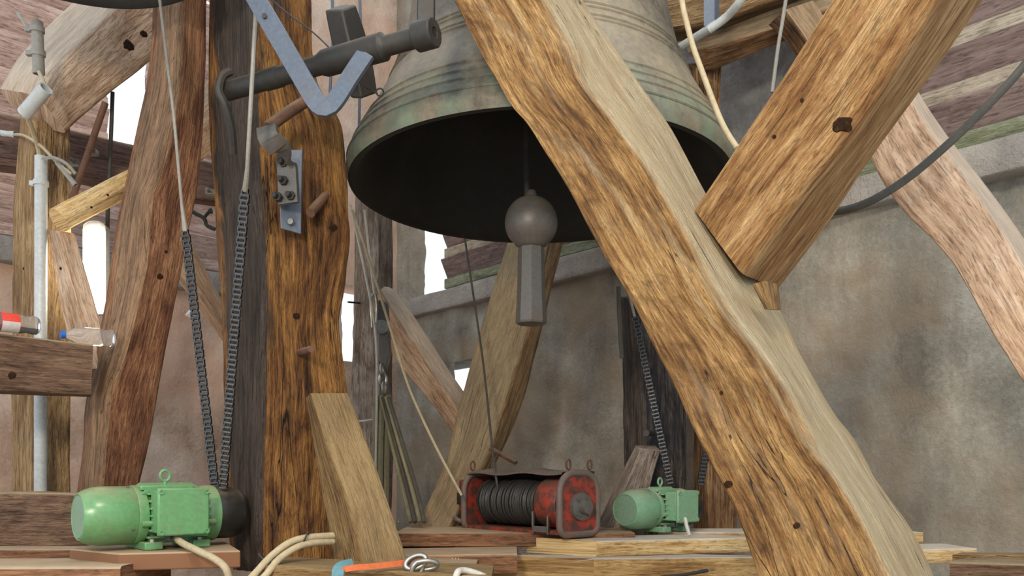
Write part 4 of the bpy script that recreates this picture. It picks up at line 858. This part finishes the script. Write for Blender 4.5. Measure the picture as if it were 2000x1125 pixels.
b = MB(); c = P(374, 616, 3.55); b.add([c+Vector(q) for q in ((-0.03, 0, 0), (0, -0.01, 0.03), (0.03, 0, -0.01), (0.0, 0.01, -0.012), (0.015, -0.02, 0.012))], [(0, 1, 4), (1, 2, 4), (0, 4, 3), (4, 2, 3), (0, 3, 1), (1, 3, 2)])
tag(b.build('paper_scrap', M['paper'], None, False, org=base_of(b.v)), 'white scrap of paper on the wall behind the chains', 'paper')
hk = MB(); hk.tube(interp([P(376, 414, 3.3), P(398, 426, 3.3), P(404, 440, 3.3), P(420, 448, 3.3)], 20), 0.008, 8); hk.tube(interp([P(398, 426, 3.3), P(408, 414, 3.3), P(414, 412, 3.3)], 8), [0.007]*6+[0.012]*2, 8)
tag(hk.build('iron_hook', M['iron_dark'], org=base_of(hk.v)), 'curved black iron hook in front of the bright slats', 'hook')
# ------------------------------------------------------------------ ropes and tackle at the rear post
tk = empty('pulley_block', P(748, 700, 3.25), 'grey metal pulley block hanging on the grey rear post', 'pulley')
def tl(*q): return P(*q)-tk.location
b = MB(); b.prism([tl(*q) for q in ((734, 590, 3.25), (744, 582, 3.25), (756, 592, 3.25), (762, 690, 3.25), (752, 722, 3.25), (738, 700, 3.25))], (0, 0.05, 0)); b.build('cheek', M['iron'], tk, True, 0.006)
b = MB(); b.lathe([(0, -0.02), (0.028, -0.02), (0.022, 0), (0.028, 0.02), (0, 0.02)], tl(746, 640, 3.235), (0, 1, 0), 20); b.build('sheave', M['steel'], tk)
b = MB(); b.tube(interp([tl(728, 640, 3.24), tl(724, 590, 3.24), tl(730, 572, 3.24), tl(736, 590, 3.24), tl(735, 640, 3.24)], 20), 0.006, 8); b.build('shackle', M['steel'], tk)
for k in range(3):
    b = MB(); c = tl(746+2*k, 722+18*k, 3.25); b.tube([c+Vector(((0.014*math.cos(g)) if k % 2 else 0.004*math.cos(g), 0.014*math.cos(g) if not k % 2 else 0, 0.024*math.sin(g))) for g in [2*math.pi*j/14 for j in range(14)]], 0.005, 6, True); b.build('hook_link', M['steel'], tk)
for k, (x1, y1) in enumerate(((734, 930), (742, 935), (752, 930))):
    rope('sling_rope', 'pale webbing sling hanging straight below the pulley block', [(735+12*k, 772, 3.26), (733+12*k, 840, 3.26), (731+12*k, y1, 3.27), (731+12*k, y1+60, 3.28)], 0.012, M['webbing'], 'sling', group='slings below the pulley')
for k in range(4):
    rope('sling_rope', ['pale webbing sling pulled slantwise to the strut foot', 'dark rope sling pulled slantwise to the strut foot'][k % 2], [(744+5*k, 775, 3.25-0.022*k), (764+7*k, 860, 3.20-0.022*k), (788+9*k, 960, 3.06-0.022*k), (802+9*k, 1020, 2.94-0.022*k)], 0.008, [M['webbing'], M['cable_dark'], M['webbing'], M['cable_dark']][k], 'sling', group='slanting slings to the strut foot')
rope('line', 'thin cord from behind the bell lip to the rear post tackle', [(684, 400, 3.2), (706, 500, 3.2), (732, 640, 3.2), (736, 760, 3.2), (733, 930, 3.22)], 0.005, M['cable_white'], 'cord')
rope('line', 'thin beige cord sweeping from the bell lip down to the winch plug', [(688, 410, 3.15), (728, 530, 3.15), (765, 650, 3.1), (800, 760, 3.0), (850, 870, 2.9), (902, 968, 2.82)], 0.005, M['cable_beige'], 'cord')
rope('line', 'twisted white cord hanging down to the pulley shackle', [(712, 410, 3.24), (722, 500, 3.24), (731, 576, 3.24)], 0.005, M['cable_white'], 'cord')
rope('winch_line', 'dark steel line dropping from the bell to the winch drum', [(905, 430, 3.36), (910, 480, 3.3), (925, 580, 3.2), (945, 720, 3.06), (964, 900, 2.84), (970, 938, 2.80), (973, 962, 2.815)], 0.0042, M['cable_dark'], 'cable')
rope('lashing', 'pale cord tied round the grey rear post', [(686, 822, 3.42), (712, 822, 3.38), (735, 818, 3.37), (752, 812, 3.4)], 0.005, M['cable_white'], 'cord')
# ------------------------------------------------------------------ right side cables
rope('power_cable', 'thick dark cable sagging across the curved brace', [(2200, -200, 1.74), (2080, 20, 1.78), (2000, 128, 1.80), (1930, 205, 1.82), (1850, 283, 1.84), (1770, 350, 1.86), (1700, 393, 1.88), (1640, 412, 1.92), (1580, 412, 1.98)], 0.0095, M['cable_dark'], seg=12)
rope('hanging_cord', 'brown cord hanging down the right flank of the bell', [(1310, -420, 2.25), (1326, -60, 2.2), (1345, 60, 2.18), (1375, 150, 2.15), (1410, 240, 2.1), (1440, 290, 2.05)], 0.0075, M['cable_beige'], 'cord', seg=10)
pipe('conduit', 'pale metal conduit crossing above the bell flank', (1326, 94, 2.72), (1398, 48, 2.58), 0.013, M['conduit'])
rope('conduit_bend', 'pale conduit bend continuing up beyond the frame beam', [(1385, 58, 2.57), (1420, 32, 2.53), (1450, -4, 2.46), (1480, -60, 2.44), (1540, -300, 2.42)], 0.013, M['conduit'], 'conduit', seg=12)
b = MB(); b.prism([P(*q) for q in ((1374, -380, 2.6), (1398, -380, 2.6), (1396, 44, 2.6), (1374, 52, 2.6))], (0.02, 0.02, 0)); tag(b.build('steel_strap', M['steel_blue'], None, False, 0.002, org=base_of(b.v)), 'flat blue-grey steel strap hanging beside the bell', 'strap')
rope('thin_cable', 'thin grey cable hanging in front of the rough stone pier', [(1560, -420, 2.6), (1540, -60, 2.6), (1530, 30, 2.6), (1520, 90, 2.6), (1508, 180, 2.62)], 0.006, M['cable_grey'])
# ------------------------------------------------------------------ foreground cables, strap, shackle
rope('motor_cable', 'beige cable curling from the larger motor over the platform edge', [(343, 1044, 2.19), (352, 1058, 2.16), (385, 1075, 2.10), (420, 1092, 2.06), (442, 1112, 2.04), (450, 1145, 2.04)], 0.0095, M['cable_beige'], seg=10)
rope('floor_cable', 'beige floor cable arching beside the leaning prop, outer one', [(470, 1150, 1.95), (500, 1118, 1.96), (530, 1086, 2.0), (565, 1060, 2.04), (600, 1050, 2.08), (650, 1046, 2.14)], 0.0088, M['cable_beige'], seg=10)
rope('floor_cable', 'beige floor cable arching beside the leaning prop, inner one', [(492, 1150, 1.95), (520, 1122, 1.96), (545, 1092, 2.0), (578, 1070, 2.04), (608, 1061, 2.08), (650, 1058, 2.14)], 0.0088, M['cable_beige'], seg=10)
for k, (x, y, dx, dy) in enumerate(((525, 1099, 9, 9), (596, 1056, -2, 13))):
    c = P(x, y, 2.0 if k == 0 else 2.07); b = MB(); b.tube([c+Vector((0.024*math.cos(g)*(1 if k == 0 else 0.35), 0.012*math.sin(g), 0.022*math.cos(g)*(-1 if k == 0 else 1))) for g in [2*math.pi*j/20 for j in range(20)]], 0.0022, 6, True)
    tag(b.build('cable_tie', M['black'], org=base_of(b.v)), ['black cable tie on the lower end of the beige floor cables', 'black cable tie where the floor cables reach the prop'][k], 'cable tie')
rope('small_motor_cable', 'short pale cable below the smaller motor terminal box', [(1338, 1012, 2.70), (1342, 1030, 2.68), (1347, 1046, 2.67)], 0.006, M['cable_white'])
st = shift(flatbar([(672, 1135, 1.885), (668, 1116, 1.885), (690, 1109, 1.89), (740, 1105, 1.92), (800, 1098, 1.97), (840, 1094, 2.0)], 0.014, 0.004, 30), P(740, 1112, 1.92))
o = st.build('lashing_strap', M['orange']); o.location = P(740, 1112, 1.92); tag(o, 'orange ratchet lashing strap along the pale beam', 'strap')
st = shift(flatbar([(660, 1145, 1.875), (660, 1122, 1.875), (664, 1110, 1.885), (690, 1103, 1.91)], 0.03, 0.004, 20), P(662, 1130, 1.88)); o = st.build('strap_sleeve', M['teal']); o.location = P(662, 1130, 1.88); tag(o, 'teal fabric sleeve on the end of the orange strap', 'sleeve')
shk = empty('shackle', P(815, 1118, 1.95), 'galvanised shackle and chain links on the orange strap', 'shackle')
def ring3(c, ax1, ax2, r1, r2, t, name='chain_link'):
    b = MB(); b.tube([c+ax1*(r1*math.cos(g))+ax2*(r2*math.sin(g)) for g in [2*math.pi*j/28 for j in range(28)]], t, 10, True); b.build(name, M['steel'], shk)
o_ = shk.location
ring3(P(812, 1098, 1.95)-o_, Vector((0.9, 0, 0.35)).normalized(), Vector((-0.3, 0.3, 0.8)).normalized(), 0.026, 0.015, 0.0065)
ring3(P(830, 1104, 1.945)-o_, Vector((1, 0.1, 0.05)).normalized(), Vector((0, -0.6, 0.8)).normalized(), 0.03, 0.014, 0.006)
ring3(P(815, 1111, 1.94)-o_, Vector((0.4, 0.0, 0.9)).normalized(), Vector((0.7, 0.5, -0.3)).normalized(), 0.019, 0.013, 0.0055)
rope('hose_loop', 'cream hose loop poking up at the bottom by the pale planks', [(888, 1160, 1.9), (892, 1122, 1.9), (904, 1114, 1.92), (930, 1120, 1.93), (965, 1135, 1.93)], 0.008, M['cable_white'], 'hose', seg=10)
rope('thin_stick', 'thin dark metal strip lying below the pale planks', [(1290, 1128, 1.95), (1340, 1122, 1.96), (1382, 1114, 1.98)], 0.0045, M['iron_dark'], 'strip')
rope('drain_pipe', 'thin dark blue pipe on the edge of the blackened post', [(1208, 560, 2.98), (1210, 620, 2.98), (1215, 700, 2.99)], 0.008, M['cable_dark'], 'pipe')
